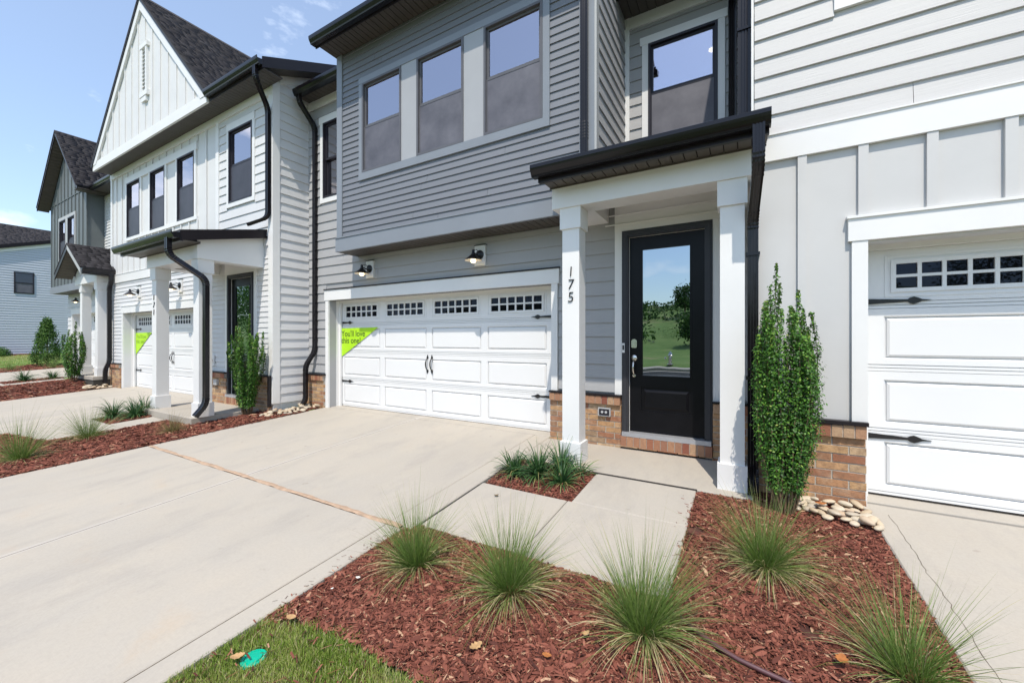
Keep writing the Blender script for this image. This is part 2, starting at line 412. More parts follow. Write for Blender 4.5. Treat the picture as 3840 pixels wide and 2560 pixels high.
def soffit(parent, x0, x1, y0, y1, z, w=.1, along='X', name='soffit_plank'):
    """separate soffit planks with dark gaps, hung under z"""
    bo('soffit_backing', DARK_GAP, parent, x0, x1, y0, y1, z+.012, z+.02)
    if along == 'X':
        n = max(1, round((x1-x0)/w)); s = (x1-x0)/n
        for i in range(n): bo(name, SOFFIT, parent, x0+i*s+.005, x0+(i+1)*s-.005, y0, y1, z, z+.011)
    else:
        n = max(1, round((y1-y0)/w)); s = (y1-y0)/n
        for i in range(n): bo(name, SOFFIT, parent, x0, x1, y0+i*s+.005, y0+(i+1)*s-.005, z, z+.011)
GP = [(0, 0), (-.085, 0), (-.092, .018), (-.100, .030), (-.118, .062), (-.124, .085), (-.124, .120), (-.118, .124), (-.112, .118), (-.108, .085), (0, .10)]
def gutter(parent, x0, x1, y, z):
    pts = [(x0, y+a, z+b) for a, b in GP]
    return MB().prism(pts, (x1-x0, 0, 0)).build('gutter', GUTTER, parent)
def gutter_y(parent, x, y0, y1, z, s=1):
    pts = [(x-s*a, y0, z+b) for a, b in GP]
    return MB().prism(pts, (0, y1-y0, 0)).build('gutter', GUTTER, parent)
DSP = []
def _dsp(w=.045, d=.032):
    p = []
    for k in range(5):
        t = -w + 2*w*k/4; p += [(t-.006, -d), (t, -d+.005)] if 0 < k < 4 else [(t, -d)]
    for k in range(5):
        t = w - 2*w*k/4; p += [(t+.006, d), (t, d-.005)] if 0 < k < 4 else [(t, d)]
    return p
DSP = _dsp()
def downspout(parent, pts, side, name='downspout', prof=None):
    """corrugated rectangular pipe; bends are crimped"""
    P = [Vector(p) for p in pts]; path = [P[0]]; sc = [1.0]
    for i in range(1, len(P)-1):
        a = (P[i-1]-P[i]); b = (P[i+1]-P[i]); r = min(.11, a.length*.45, b.length*.45); a.normalize(); b.normalize()
        p0 = P[i]+a*r; p2 = P[i]+b*r
        for k in range(13):
            t = k/12; q = p0*(1-t)**2 + P[i]*2*t*(1-t) + p2*t*t; path.append(q); sc.append(1.0 + (.045 if k % 2 else -.035))
    path.append(P[-1]); sc.append(1.0)
    o = MB().sweep(path, side, prof or DSP, sc).build(name, GUTTER, parent, smooth=False)
    return o
def brick_wall(parent, axis, plane, a0, a1, z0, z1, depth=.09, course=.0755, mod=.226, cap=True, capz=.105, capproud=.035, ret=True):
    """plane = outer face. real bricks standing 3 mm proud of the mortar"""
    if cap: zt = z1 - capz
    else: zt = z1
    if axis == 'F': bo('mortar_bed', MORTAR, parent, a0+.003, a1-.003, plane+.005, plane+depth, z0, zt)
    else: bo('mortar_bed', MORTAR, parent, plane-depth, plane-.005, a0+.003, a1-.003, z0, zt)
    n = max(1, round((zt-z0)/course)); ch = (zt-z0)/n
    for r in range(n):
        z = z0 + r*ch; a = a0 - (mod/2 if r % 2 else 0)
        while a < a1 - .01:
            s = max(a, a0); e = min(a+mod-.012, a1)
            if e - s > .025:
                j = random.uniform(-.0015, .0025)
                if axis == 'F': bo('brick', BRICK, parent, s, e, plane-j, plane+depth*.8, z+.006, z+ch-.006)
                else: bo('brick', BRICK, parent, plane-depth*.8, plane+j, s, e, z+.006, z+ch-.006)
            a += mod
    if cap:
        m = max(1, round((a1-a0)/.083)); w = (a1-a0)/m
        if axis == 'F': bo('mortar_bed', MORTAR, parent, a0+.004, a1-.004, plane-capproud+.008, plane+depth, zt+.002, z1-.006)
        for i in range(m):
            j = random.uniform(-.003, .003)
            if axis == 'F': bo('cap_brick', CAPB, parent, a0+i*w+.004, a0+(i+1)*w-.004, plane-capproud+j, plane+depth-.01, zt+.004, z1+j)
            else: bo('cap_brick', CAPB, parent, plane-depth+.01, plane+capproud+j, a0+i*w+.004, a0+(i+1)*w-.004, zt+.004, z1+j)
def window(parent, x0, x1, z0, z1, Y, lower='screen', glass=None, scr=None, FRAME=None):
    FRAME = FRAME or globals()['FRAME']
    """double-hung window set in an opening, frame proud of the wall"""
    g = glass or GLASS; f = .034; zm = z0 + (z1-z0)*.515
    m = MB()
    yo = Y-.036; yi = Y+.07
    m.box(x0, x0+f, yo, yi, z0, z1); m.box(x1-f, x1, yo, yi, z0, z1); m.box(x0+f, x1-f, yo, yi, z1-f, z1); m.box(x0+f, x1-f, yo, yi, z0, z0+f)
    w = m.build('window', FRAME, parent)
    def sash(za, zb, y):
        s = MB(); t = .03; a, b = x0+f+.002, x1-f-.002
        s.box(a, a+t, y, y+.03, za, zb); s.box(b-t, b, y, y+.03, za, zb); s.box(a+t, b-t, y, y+.03, zb-t, zb); s.box(a+t, b-t, y, y+.03, za, za+t*1.3)
        s.build('sash', FRAME, w)
    sash(zm-.01, z1-f-.002, Y+.004); sash(z0+f+.002, zm+.024, Y+.038)
    bo('pane', g, w, x0+f+.03, x1-f-.03, Y+.019, Y+.023, zm+.03, z1-f-.03)
    bo('pane', g, w, x0+f+.03, x1-f-.03, Y+.053, Y+.057, z0+f+.04, zm)
    if lower == 'screen':
        s = MB(); a, b = x0+f+.001, x1-f-.001; y = Y-.012; t = .014; za, zb = z0+f+.001, zm-.012
        s.box(a, a+t, y, y+.012, za, zb); s.box(b-t, b, y, y+.012, za, zb); s.box(a+t, b-t, y, y+.012, zb-t, zb); s.box(a+t, b-t, y, y+.012, za, za+t)
        sc = s.build('screen_frame', FRAME, w)
        bo('insect_screen', scr or SCREEN, w, a+t, b-t, y+.004, y+.007, za+t, zb-t)
    return w
def trim_ring(parent, x0, x1, z0, z1, Y, w, mat, proud=.028, head=None, ears=.03, name='window_trim'):
    """casing boards round an opening x0..x1 z0..z1"""
    hd = head or w
    bo(name, mat, parent, x0-w, x0-.001, Y-proud, Y+.002, z0, z1)
    bo(name, mat, parent, x1+.001, x1+w, Y-proud, Y+.002, z0, z1)
    bo(name, mat, parent, x0-w-ears, x1+w+ears, Y-proud-.006, Y+.002, z1+.0005, z1+hd)
    bo(name, mat, parent, x0-w, x1+w, Y-proud-.003, Y+.002, z0-w, z0-.0005)
def room(parent, x0, x1, y0, y1, z0, z1, lights=()):
    m = MB(); t = .05
    m.box(x0-t, x0, y0, y1, z0, z1); m.box(x1, x1+t, y0, y1, z0, z1); m.box(x0-t, x1+t, y1, y1+t, z0, z1)
    m.box(x0-t, x1+t, y0, y1+t, z1, z1+t); m.box(x0-t, x1+t, y0, y1+t, z0-t, z0)
    m.build('room_shell', ROOMW, parent)
    for (x, y) in lights:
        MB().lathe((x, y, z1-.004), (0, 0, -1), [(.001, 0), (.07, 0), (.07, .003), (.001, .0031)], 16).build('downlight', DOWN, parent)
def garage_door(parent, x0, Y, z0, label=None, handles=True):
    W = 4.88; sec = [(0.012, .561), (.567, 1.121), (1.127, 1.672), (1.678, 2.19)]
    d = MB().box(x0, x0+W, Y+.02, Y+.045, z0, z0+2.19).build('garage_door', WHITE_DOOR, parent)
    pr = [(.085, .475), (.64, 1.02), (1.20, 1.58)]
    px = [(x0+.12+i*1.178, x0+.12+i*1.178+1.06) for i in range(4)]
    def raised(a, b, c, e):
        """recessed frame with a bevelled raised field"""
        m = MB(); g = .022; k = .018; yb = Y+.014; yf = Y-.001
        r0 = [(a+g, c+g), (b-g, c+g), (b-g, e-g), (a+g, e-g)]; r1 = [(a+g+k, c+g+k), (b-g-k, c+g+k), (b-g-k, e-g-k), (a+g+k, e-g-k)]
        v = [(p[0], yb, p[1]) for p in r0] + [(p[0], yf, p[1]) for p in r1]; m.v = v
        m.f = [(4, 5, 6, 7)] + [(i, (i+1) % 4, 4+(i+1) % 4, 4+i) for i in range(4)]
        m.build('raised_panel', WHITE_DOOR, d)
    for si, (a, b) in enumerate(sec):
        # skin with openings where the panels sink in
        op = [(p[0]+0, p[1], z0+pr[si][0], z0+pr[si][1]) for p in px] if si < 3 else [(p[0]+.045, p[1]-.045, z0+1.785, z0+2.065) for p in px]
        m = MB(); zs = [z0+a, op[0][2], op[0][3], z0+b]
        m.box(x0, x0+W, Y, Y+.02, zs[0]+.028, zs[1]); m.box(x0, x0+W, Y, Y+.02, zs[2], zs[3]-.028)
        m.box(x0, x0+W, Y+.004, Y+.02, zs[0], zs[0]+.024); m.box(x0, x0+W, Y+.004, Y+.02, zs[3]-.024, zs[3])
        xs = [x0] + [q for o_ in op for q in (o_[0], o_[1])] + [x0+W]
        for i in range(0, len(xs), 2): m.box(xs[i], xs[i+1], Y, Y+.02, zs[1], zs[2])
        # sloped shoulders of the recess
        for o_ in op:
            xa, xb, za, zb = o_; s = .012
            for (p, q, r, t) in (((xa, za), (xb, za), (xb-s, za+s), (xa+s, za+s)), ((xb, zb), (xa, zb), (xa+s, zb-s), (xb-s, zb-s)),
                                 ((xa, zb), (xa, za), (xa+s, za+s), (xa+s, zb-s)), ((xb, za), (xb, zb), (xb-s, zb-s), (xb-s, za+s))):
                b_ = len(m.v); m.v += [(p[0], Y, p[1]), (q[0], Y, q[1]), (r[0], Y+.014, r[1]), (t[0], Y+.014, t[1])]; m.f.append((b_, b_+1, b_+2, b_+3))
        m.build('door_section', WHITE_DOOR, d)
        if si < 3:
            for p in px: raised(p[0], p[1], z0+pr[si][0], z0+pr[si][1])
        else:
            for p in px:
                xa, xb, za, zb = p[0]+.045, p[1]-.045, z0+1.785, z0+2.065
                bo('garage_pane', GLASS_GAR, d, xa, xb, Y+.010, Y+.013, za, zb)
                g = MB(); t = .034
                g.box(xa, xa+t, Y-.012, Y+.009, za, zb); g.box(xb-t, xb, Y-.012, Y+.009, za, zb); g.box(xa+t, xb-t, Y-.012, Y+.009, zb-t, zb); g.box(xa+t, xb-t, Y-.012, Y+.009, za, za+t)
                wi = (xb-xa-2*t)
                for k in range(1, 6): g.box(xa+t+wi*k/6-.013, xa+t+wi*k/6+.013, Y-.009, Y+.009, za+t, zb-t)
                g.box(xa+t, xb-t, Y-.0085, Y+.0085, (za+zb)/2-.012, (za+zb)/2+.012)
                g.build('window_grille', WHITE_DOOR, d)
                mo = MB(); q = .02
                mo.box(xa-q-.02, xa-.02, Y-.005, Y-.0005, za-.04, zb+.04); mo.box(xb+.02, xb+.02+q, Y-.005, Y-.0005, za-.04, zb+.04)
                mo.box(xa-.02, xb+.02, Y-.005, Y-.0005, za-.04, za-.02); mo.box(xa-.02, xb+.02, Y-.005, Y-.0005, zb+.02, zb+.04)
                mo.build('window_moulding', WHITE_DOOR, d)
    for zc in (.52, 1.71):
        for s in (1, -1):
            xh = x0+.004 if s > 0 else x0+W-.004
            pts = [(0, -.024), (.27, -.010), (.285, -.024), (.31, -.032), (.335, -.022), (.36, -.008), (.42, 0), (.36, .008), (.335, .022), (.31, .032), (.285, .024), (.27, .010), (0, .024)]
            P = [(xh+s*a, Y-.012, z0+zc+b) for a, b in pts]
            if s < 0: P = P[::-1]
            MB().prism(P, (0, .010, 0)).build('strap_hinge', IRON, d)
    if handles:
        for s in (-1, 1):
            xc = x0+W/2+s*.05; zc = z0+.93; path = []; sc = []
            for k in range(17):
                t = k/16; path.append((xc, Y-.008-.05*math.sin(math.pi*t)**.6, zc-.11+.22*t)); sc.append(.8+.5*math.sin(math.pi*t))
            h = MB().sweep(path, (1, 0, 0), [(math.cos(a)*.010, math.sin(a)*.007) for a in [i*math.pi/4 for i in range(8)]], sc)
            for e in (-1, 1):
                z = zc+e*.125
                P = [(xc+a, Y-.010, z+e*b) for a, b in [(-.012, -.03), (.012, -.03), (.022, -.005), (.012, .015), (0, .045), (-.012, .015), (-.022, -.005)]]
                h.prism(P, (0, .009, 0))
            h.build('pull_handle', IRON, d)
    MB().box(x0, x0+W, Y+.006, Y+.03, z0-.012, z0+.010).build('rubber_seal', DARK_GAP, d)
    return d
def garage_surround(parent, x0, x1, zt, Yw, Yd, head=.22, leg=.1, zb=0., mat=None, capdark=True, legz=None):
    mat = mat or WHITE
    bo('garage_casing', mat, parent, x0-leg, x0, Yw-.03, Yw+.002, zb if legz is None else legz, zt)
    bo('garage_casing', mat, parent, x1, x1+leg, Yw-.03, Yw+.002, zb if legz is None else legz, zt)
    bo('garage_header', mat, parent, x0-leg-.025, x1+leg+.025, Yw-.038, Yw+.002, zt+.0005, zt+head)
    bo('drip_cap', FASCIA if capdark else mat, parent, x0-leg-.035, x1+leg+.035, Yw-.052, Yw+.002, zt+head+.0005, zt+head+.022)
    bo('garage_jamb', mat, parent, x0-.02, x0-.0005, Yw+.0025, Yd+.05, zb, zt+.02); bo('garage_jamb', mat, parent, x1+.0005, x1+.02, Yw+.0025, Yd+.05, zb, zt+.02)
    bo('garage_soffit', mat, parent, x0, x1, Yw+.0025, Yd+.05, zt, zt+.02)
    for (a, b) in ((x0, x0+.055), (x1-.055, x1)): bo('door_stop', mat, parent, a, b, Yd-.05, Yd-.012, zb, zt-.0005)
    bo('door_stop', mat, parent, x0+.0555, x1-.0555, Yd-.055, Yd-.010, zt-.045, zt-.0005)
def front_door(parent, x0, Y, z0):
    """x0,z0 = outer lower-left corner of the dark casing; 1.033 wide, 2.575 tall"""
    W = 1.033; H = 2.575; c = .082
    m = MB(); m.box(x0, x0+c, Y-.03, Y+.1, z0, z0+H); m.box(x0+W-c, x0+W, Y-.03, Y+.1, z0, z0+H); m.box(x0+c, x0+W-c, Y-.03, Y+.1, z0+H-c, z0+H)
    m.box(x0+.02, x0+c-.02, Y-.042, Y-.0305, z0, z0+H-.03); m.box(x0+W-c+.02, x0+W-.02, Y-.042, Y-.0305, z0, z0+H-.03); m.box(x0+.02, x0+W-.02, Y-.0425, Y-.0305, z0+H-.06, z0+H-.03)
    m.build('door_casing', CASING, parent)
    dx0, dx1, dz0, dz1 = x0+c+.004, x0+W-c-.004, z0+.045, z0+H-c-.004; yd = Y+.03
    d = MB(); gx0, gx1, gz0, gz1 = dx0+.14, dx1-.14, z0+.735, z0+2.34; bz0, bz1 = z0+.305, z0+.605
    xs = (dx0, gx0, gx1, dx1)
    d.box(dx0, gx0, yd, yd+.04, dz0, dz1); d.box(gx1, dx1, yd, yd+.04, dz0, dz1)
    d.box(gx0, gx1, yd, yd+.04, dz0, bz0); d.box(gx0, gx1, yd, yd+.04, bz1, gz0); d.box(gx0, gx1, yd, yd+.04, gz1, dz1)
    d.box(gx0, gx1, yd+.014, yd+.04, bz0, bz1)
    D = d.build('front_door', BLACKDOOR, parent)
    m = MB(); g = .028; k = .03
    r0 = [(gx0+g, bz0+g), (gx1-g, bz0+g), (gx1-g, bz1-g), (gx0+g, bz1-g)]; r1 = [(gx0+g+k, bz0+g+k), (gx1-g-k, bz0+g+k), (gx1-g-k, bz1-g-k), (gx0+g+k, bz1-g-k)]
    m.v = [(p[0], yd+.0135, p[1]) for p in r0] + [(p[0], yd-.001, p[1]) for p in r1]; m.f = [(4, 5, 6, 7)] + [(i, (i+1) % 4, 4+(i+1) % 4, 4+i) for i in range(4)]
    m.build('raised_panel', BLACKDOOR, D)
    bo('door_glass', GLASS_DOOR, D, gx0, gx1, yd+.008, yd+.016, gz0, gz1)
    s = MB(); t = .018
    s.box(gx0, gx0+t, yd-.008, yd+.007, gz0, gz1); s.box(gx1-t, gx1, yd-.008, yd+.007, gz0, gz1); s.box(gx0+t, gx1-t, yd-.008, yd+.007, gz1-t, gz1); s.box(gx0+t, gx1-t, yd-.008, yd+.007, gz0, gz0+t)
    s.build('glass_bead', BLACKDOOR, D)
    bo('weather_strip', WHITE, D, x0+c+.0002, x0+c+.0045, yd-.012, yd-.001, dz0, dz1+.003); bo('weather_strip', WHITE, D, dx0, dx1, yd-.012, yd-.001, dz1, dz1+.0035)
    hx = dx0+.055
    l = MB().prism([(hx+a, yd-.012, z0+1.146+b) for a, b in [(-.026, -.05), (.026, -.05), (.034, -.038), (.034, .038), (.026, .05), (.012, .06), (-.012, .06), (-.026, .05), (-.034, .038), (-.034, -.038)]], (0, .011, 0))
    l.prism([(hx+a, yd-.020, z0+1.146+b) for a, b in [(-.018, -.032), (.018, -.032), (.018, .034), (-.018, .034)]], (0, .009, 0))
    l.build('deadbolt', NICKEL, D)
    l = MB().lathe((hx, yd-.001, z0+.968), (0, -1, 0), [(.038, 0), (.036, .010), (.02, .016), (.012, .018), (.001, .019)], 20)
    path = [(hx, yd-.012-.055*math.sin(math.pi*t/14)**.7, z0+.945-.19*t/14) for t in range(15)]
    l.sweep(path, (1, 0, 0), [(math.cos(a)*.011, math.sin(a)*.008) for a in [i*math.pi/4 for i in range(8)]])
    l.lathe((hx, yd-.001, z0+.745), (0, -1, 0), [(.022, 0), (.02, .01), (.001, .012)], 14)
    l.build('door_handle', NICKEL, D, smooth=True)
    for hz in (.35, 1.3, 2.2): bo('hinge', IRON, D, dx1-.001, dx1+.004, yd-.010, yd-.002, z0+hz, z0+hz+.1)
    bo('door_sill', GREY_SILL, parent, x0+.01, x0+W-.01, Y-.075, Y+.06, z0-.012, z0+.04)
    return D
def numerals(parent, txt, x, Y, ztop, h=.118, step=.145, mat=None, name='house_number'):
    for i, ch in enumerate(txt):
        cu = bpy.data.curves.new('digit', 'FONT'); cu.body = ch; cu.size = h*1.42; cu.extrude = .005; cu.offset = -.0028; cu.align_x = 'CENTER'; cu.shear = .08
        to = bpy.data.objects.new('digit', cu); COL.objects.link(to); dg = bpy.context.evaluated_depsgraph_get()
        me = bpy.data.meshes.new_from_object(to.evaluated_get(dg)); bpy.data.objects.remove(to)
        me.transform(Matrix.Rotation(R(90), 4, 'X')); me.materials.clear(); me.materials.append(mat or IRON)
        o = bpy.data.objects.new(name, me); link(o, parent, (x, Y-.007, ztop-h-i*step))
def text_part(parent, txt, x, Y, z, size, mat, name='lettering'):
    cu = bpy.data.curves.new('text', 'FONT'); cu.body = txt; cu.size = size; cu.extrude = .0008; cu.space_line = .82
    to = bpy.data.objects.new('text', cu); COL.objects.link(to); dg = bpy.context.evaluated_depsgraph_get()
    me = bpy.data.meshes.new_from_object(to.evaluated_get(dg)); bpy.data.objects.remove(to)
    me.transform(Matrix.Rotation(R(90), 4, 'X')); me.materials.clear(); me.materials.append(mat)
    o = bpy.data.objects.new(name, me); return link(o, parent, (x, Y, z))
def wall_lamp(x, Y, z, label, group):
    """x,z = middle of the backing block"""
    t = thing('wall_lamp', label, 'wall lamp', (x, Y, z), group)
    bo('mounting_block', WHITE, t, x-.1, x+.1, Y-.035, Y-.0005, z-.155, z+.155)
    bo('drip_flashing', FASCIA, t, x-.105, x+.105, Y-.045, Y-.0005, z+.1555, z+.165)
    MB().lathe((x, Y-.0355, z+.01), (0, -1, 0), [(.072, 0), (.072, .012), (.06, .022), (.03, .03), (.001, .031)], 24).build('canopy', IRON, t, smooth=True)
    yc = Y-.21
    a = MB().sweep([(x, Y-.06, z+.03), (x, Y-.12, z+.075), (x, Y-.20, z+.055)], (1, 0, 0), [(.004, .004), (-.004, .004), (-.004, -.004), (.004, -.004)])
    a.sweep([(x, Y-.06, z-.01), (x, Y-.14, z+.0), (x, yc, z+.02)], (1, 0, 0), [(.011*math.cos(k*math.pi/4), .011*math.sin(k*math.pi/4)) for k in range(8)])
    a.lathe((x, yc, z+.06), (0, 0, -1), [(.012, 0), (.022, .01), (.022, .05), (.03, .06), (.03, .075)], 16); a.build('arm', IRON, t, smooth=True)
    MB().lathe((x, yc, z-.01), (0, 0, -1), [(.028, 0), (.05, .02), (.125, .085), (.132, .094)], 28).build('lamp_shade', IRON, t, smooth=True)
    MB().lathe((x, yc, z-.012), (0, 0, -1), [(.027, 0), (.048, .02), (.122, .085), (.1315, .0935)], 28).build('shade_lining', SHADE_IN, t, smooth=True)
    MB().lathe((x, yc, z-.05), (0, 0, -1), [(.012, 0), (.02, .015), (.036, .035), (.043, .055), (.038, .08), (.022, .094), (.001, .098)], 18).build('bulb', BULB, t, smooth=True)
    return t
def porch(parent, xl, xr, Yc, Yw, zb, zf, gy, gx0, gx1, num=None, mir=False):
    """xl/xr: outer x of the two columns, Yc column front, Yw wall, zb slab top, zf beam underside"""
    cw = .25; sh = .205
    for i, x in enumerate((xl, xr-cw)):
        c = MB(); o = (cw-sh)/2
        c.box(x+o, x+o+sh, Yc+o, Yc+o+sh, zb+.24, zf-.235)
        c = c.build('porch_column', WHITE, parent)
        MB().box(x, x+cw, Yc, Yc+cw, zb, zb+.245).build('column_plinth', WHITE, c)
        MB().box(x, x+cw, Yc, Yc+cw, zf-.24, zf-.0005).build('column_cap', WHITE, c)
        if i == 0 and num: numerals(c, num, x+cw/2, Yc+o, zb+2.26)
    bh = .245; bt = .25
    bo('porch_beam', WHITE, parent, xl-.09, xr+.03, Yc-.02, Yc+bt+.02, zf, zf+bh)
    bo('porch_beam', WHITE, parent, xl-.09, xl+.325, Yc+bt+.0205, Yw-.001, zf+.001, zf+bh); bo('porch_beam', WHITE, parent, xr-.22, xr+.03, Yc+bt+.0205, Yw-.001, zf+.001, zf+bh)
    bo('porch_ceiling', WHITE, parent, xl+.326, xr-.221, Yc+bt+.021, Yw-.001, zf+bh-.03, zf+bh-.005)
    # shed roof
    sl = .235; zg = zf+bh+.0; ye = gy+.0
    zt0 = zg+.165; zt1 = zt0+sl*(Yw-ye)
    MB().prism([(gx0+.01, ye, zt0-.02), (gx0+.01, ye, zt0), (gx0+.01, Yw-.002, zt1), (gx0+.01, Yw-.002, zt1-.02)], (gx1-gx0-.02, 0, 0)).build('porch_roof', SHING_FLAT, parent)
    gutter(parent, gx0, gx1, ye, zg+.02)
    bo('fascia', FASCIA, parent, gx0+.04, gx1-.01, ye+.0005, ye+.045, zg-.02, zg+.145)
    soffit(parent, gx0+.06, gx1-.02, ye+.05, Yc-.021, zg+.002, .115)
    bo('soffit_trim', SOFFIT, parent, gx0+.06, gx1-.02, Yc-.035, Yc-.0205, zg-.012, zg+.0015)
    for xx, nm in ((gx1-.01, 1), (gx0+.04, 0)):
        x0_, x1_ = (xx-.02, xx) if nm else (xx, xx+.02)
        MB().prism([(x0_, ye+.046, zt0-.17), (x0_, ye+.046, zt0-.004), (x0_, Yw-.003, zt1-.004), (x0_, Yw-.003, zt1-.17)], (x1_-x0_, 0, 0)).build('rake_fascia', FASCIA, parent)
        # white cheek wall under the rake
        xc = xr+.029 if nm else xl-.089
        MB().prism([(xc-.02, Yc-.02, zf+bh+.0005), (xc-.02, Yc-.02, zt0-.02+sl*(Yc-ye)-.02), (xc-.02, Yw-.003, zt1-.04), (xc-.02, Yw-.003, zf+bh+.0005)], (.02, 0, 0)).build('cheek_wall', WHITE, parent)

# bulk mesh from arrays, with a per-vertex 'tint'
def bulk(name, verts, faces, tint, mat, parent=None, anchor=(0, 0, 0)):
    verts = np.asarray(verts, dtype=np.float64) - np.array(anchor); faces = np.asarray(faces, dtype=np.int32)
    me = bpy.data.meshes.new(name); nf, k = faces.shape
    me.vertices.add(len(verts)); me.vertices.foreach_set('co', verts.ravel().astype(np.float32))
    me.loops.add(nf*k); me.loops.foreach_set('vertex_index', faces.ravel())
    me.polygons.add(nf); me.polygons.foreach_set('loop_start', np.arange(0, nf*k, k, dtype=np.int32)); me.polygons.foreach_set('loop_total', np.full(nf, k, dtype=np.int32))
    me.update(calc_edges=True)
    at = me.attributes.new('tint', 'FLOAT', 'POINT'); at.data.foreach_set('value', np.asarray(tint, dtype=np.float32))
    me.materials.append(mat)
    o = bpy.data.objects.new(name, me); return link(o, parent, anchor)
def shingles(parent, P0, P1f, V, Nn, vmax, ex=.14, back=True):
    """courses of tabs. P0(v),P1f(v) = start and end points of the course at height v; V up-slope, Nn normal"""
    V = np.array(V, float); Nn = np.array(Nn, float); v = 0; k = 0
    while v < vmax:
        a = np.array(P0(v), float); b = np.array(P1f(v), float); L = np.linalg.norm(b-a)
        if L < .05: v += ex; continue
        U = (b-a)/L; vs = []; fs = []; tt = []; s = -random.uniform(0, .2)
        while s < L:
            w = random.choice((.12, .17, .22, .3, .33)); e = min(s+w, L); s0 = max(s, 0)
            if e-s0 > .02:
                th = random.choice((.006, .010, .016)); t = np.clip(random.gauss(.45, .13), 0, 1); i = len(vs)
                h = min(ex*1.15, vmax-v+.02)
                q0 = a+U*s0; q1 = a+U*(e-.003)
                vs += [q0, q1, q1+V*h, q0+V*h, q0+Nn*th, q1+Nn*th, q1+V*h+Nn*.002, q0+V*h+Nn*.002]; tt += [t]*8
                fs += [(i+4, i+5, i+6, i+7), (i, i+1, i+5, i+4), (i+1, i+2, i+6, i+5), (i+3, i, i+4, i+7)]
            s += w
        an = ANC[parent.name]
        bulk('shingle_course', vs, fs, tt, SHING, parent, tuple(an)); v += ex; k += 1

# ------------------------------------------------------------------ ground
def sst(a, b, x):
    t = min(1, max(0, (x-a)/(b-a))); return t*t*(3-2*t)
def raise_(x): return .21*sst(-16.15, -17.4, x) + .42*sst(-25.5, -31, x)
def H(x, y):
    if y > 5: return raise_(x)
    if y >= 0: return .066*(y-5) + raise_(x)
    if y >= -4.5: return -.33+.02*y + raise_(x)*sst(-4.5, -1, y)
    b = -.42
    if y >= -11.6: return b
    if y >= -14: return b + .35*sst(-11.6, -14, y)
    return b + .35 + 8.2*sst(-14, -70, y) + .6*math.sin(x*.11)*sst(-20, -50, y)
def terrain():
    xs = list(np.concatenate([np.linspace(-260, -60, 16), np.linspace(-55, -28, 12), np.linspace(-26, 14, 60), np.linspace(18, 260, 24)]))
    ys = list(np.concatenate([np.linspace(-260, -75, 10), np.linspace(-70, -15, 22), np.linspace(-14, 6, 41), np.linspace(8, 300, 18)]))
    v = [(x, y, H(x, y) - (.07 if -14 < y < 6 else 0)) for y in ys for x in xs]; n = len(xs)
    f = [(j*n+i, j*n+i+1, (j+1)*n+i+1, (j+1)*n+i) for j in range(len(ys)-1) for i in range(n-1)]
    m = MB(); m.v = v; m.f = f; o = m.build('ground', TURF, None, smooth=False, anchor=(0, 0, 0))
    for p in o.data.polygons: p.use_smooth = True
    tag(o, kind='structure', label='gently sloping turf and soil under the terrace')
terrain()
def slab(parent, pts, thick=.14, mat=CONC, name='slab', dz=0., bev=.008, flat=None):
    """concrete slab with a small eased edge; pts anticlockwise"""
    n = len(pts); cx = sum(p[0] for p in pts)/n; cy = sum(p[1] for p in pts)/n
    def z(p): return (flat if flat is not None else H(p[0], p[1])) + dz
    ins = []
    for i in range(n):
        a, b, c = (Vector(pts[i-1]), Vector(pts[i]), Vector(pts[(i+1) % n]))
        e1 = (b-a).normalized(); e2 = (c-b).normalized(); n1 = Vector((-e1.y, e1.x)); n2 = Vector((-e2.y, e2.x))
        d = (n1+n2); d = d/ max(.3, d.dot(n1)) ; ins.append((b.x+d.x*bev, b.y+d.y*bev))
    v = [(p[0], p[1], z(p)) for p in ins] + [(p[0], p[1], z(p)-bev) for p in pts] + [(p[0], p[1], z(p)-thick) for p in pts]
    f = [tuple(range(n))] + [(n+i, n+(i+1) % n, (i+1) % n, i) for i in range(n)] + [(2*n+i, 2*n+(i+1) % n, n+(i+1) % n, n+i) for i in range(n)]
    m = MB(); m.v = v; m.f = f; return m.build(name, mat, parent)
def rect(x0, x1, y0, y1): return [(x0, y0), (x1, y0), (x1, y1), (x0, y1)]
g = .008
def joint_fill(parent, pts, mat, name, dz): slab(parent, pts, .02, mat, name, dz, .001)
# main driveway
dw = thing('driveway', 'pale concrete driveway of four broom-finished slabs in front of door 175', None, (-4.9, 2.4, -.17), kind='structure')
def XL(y): return -7.31 - .075*max(0, 4.6-y)
ys_ = [-4.4, 0., 2.41, 5.17]
for i in range(3):
    a, b = ys_[i]+g, ys_[i+1]-g
    if i == 1: b -= .012
    if i == 2: a += .012
    slab(dw, [(XL(a), a), (-4.9-g, a), (-4.9-g, b), (XL(b), b)])
    slab(dw, rect(-4.9+g, -2.60-.002, a, b)); 
    if i < 2: slab(dw, rect(-2.598, -2.43, a, b))
slab(dw, rect(-2.598, -2.36, 2.43, 5.165))
slab(dw, rect(-7.24, -2.34, 5.178, 5.46), dz=.004)
joint_fill(dw, rect(XL(2.4)+.02, -2.44, 2.395, 2.425), SAND, 'sand_joint', -.012)
m = MB(); xs_ = np.linspace(XL(2.4)+.02, -2.45, 90); mv = []
for x in xs_:
    w1 = .010+.018*abs(math.sin(x*7.3)*math.sin(x*2.1+1))+.012*random.random(); w2 = .010+.016*abs(math.sin(x*5.1+2))+.012*random.random()
    mv += [(x, 2.41-w1, H(x, 2.41-w1)+.0012), (x, 2.41, H(x, 2.41)+.007), (x, 2.41+w2, H(x, 2.41+w2)+.0012)]
m.v = mv; m.f = [(3*i, 3*i+3, 3*i+4, 3*i+1) for i in range(89)] + [(3*i+1, 3*i+4, 3*i+5, 3*i+2) for i in range(89)]
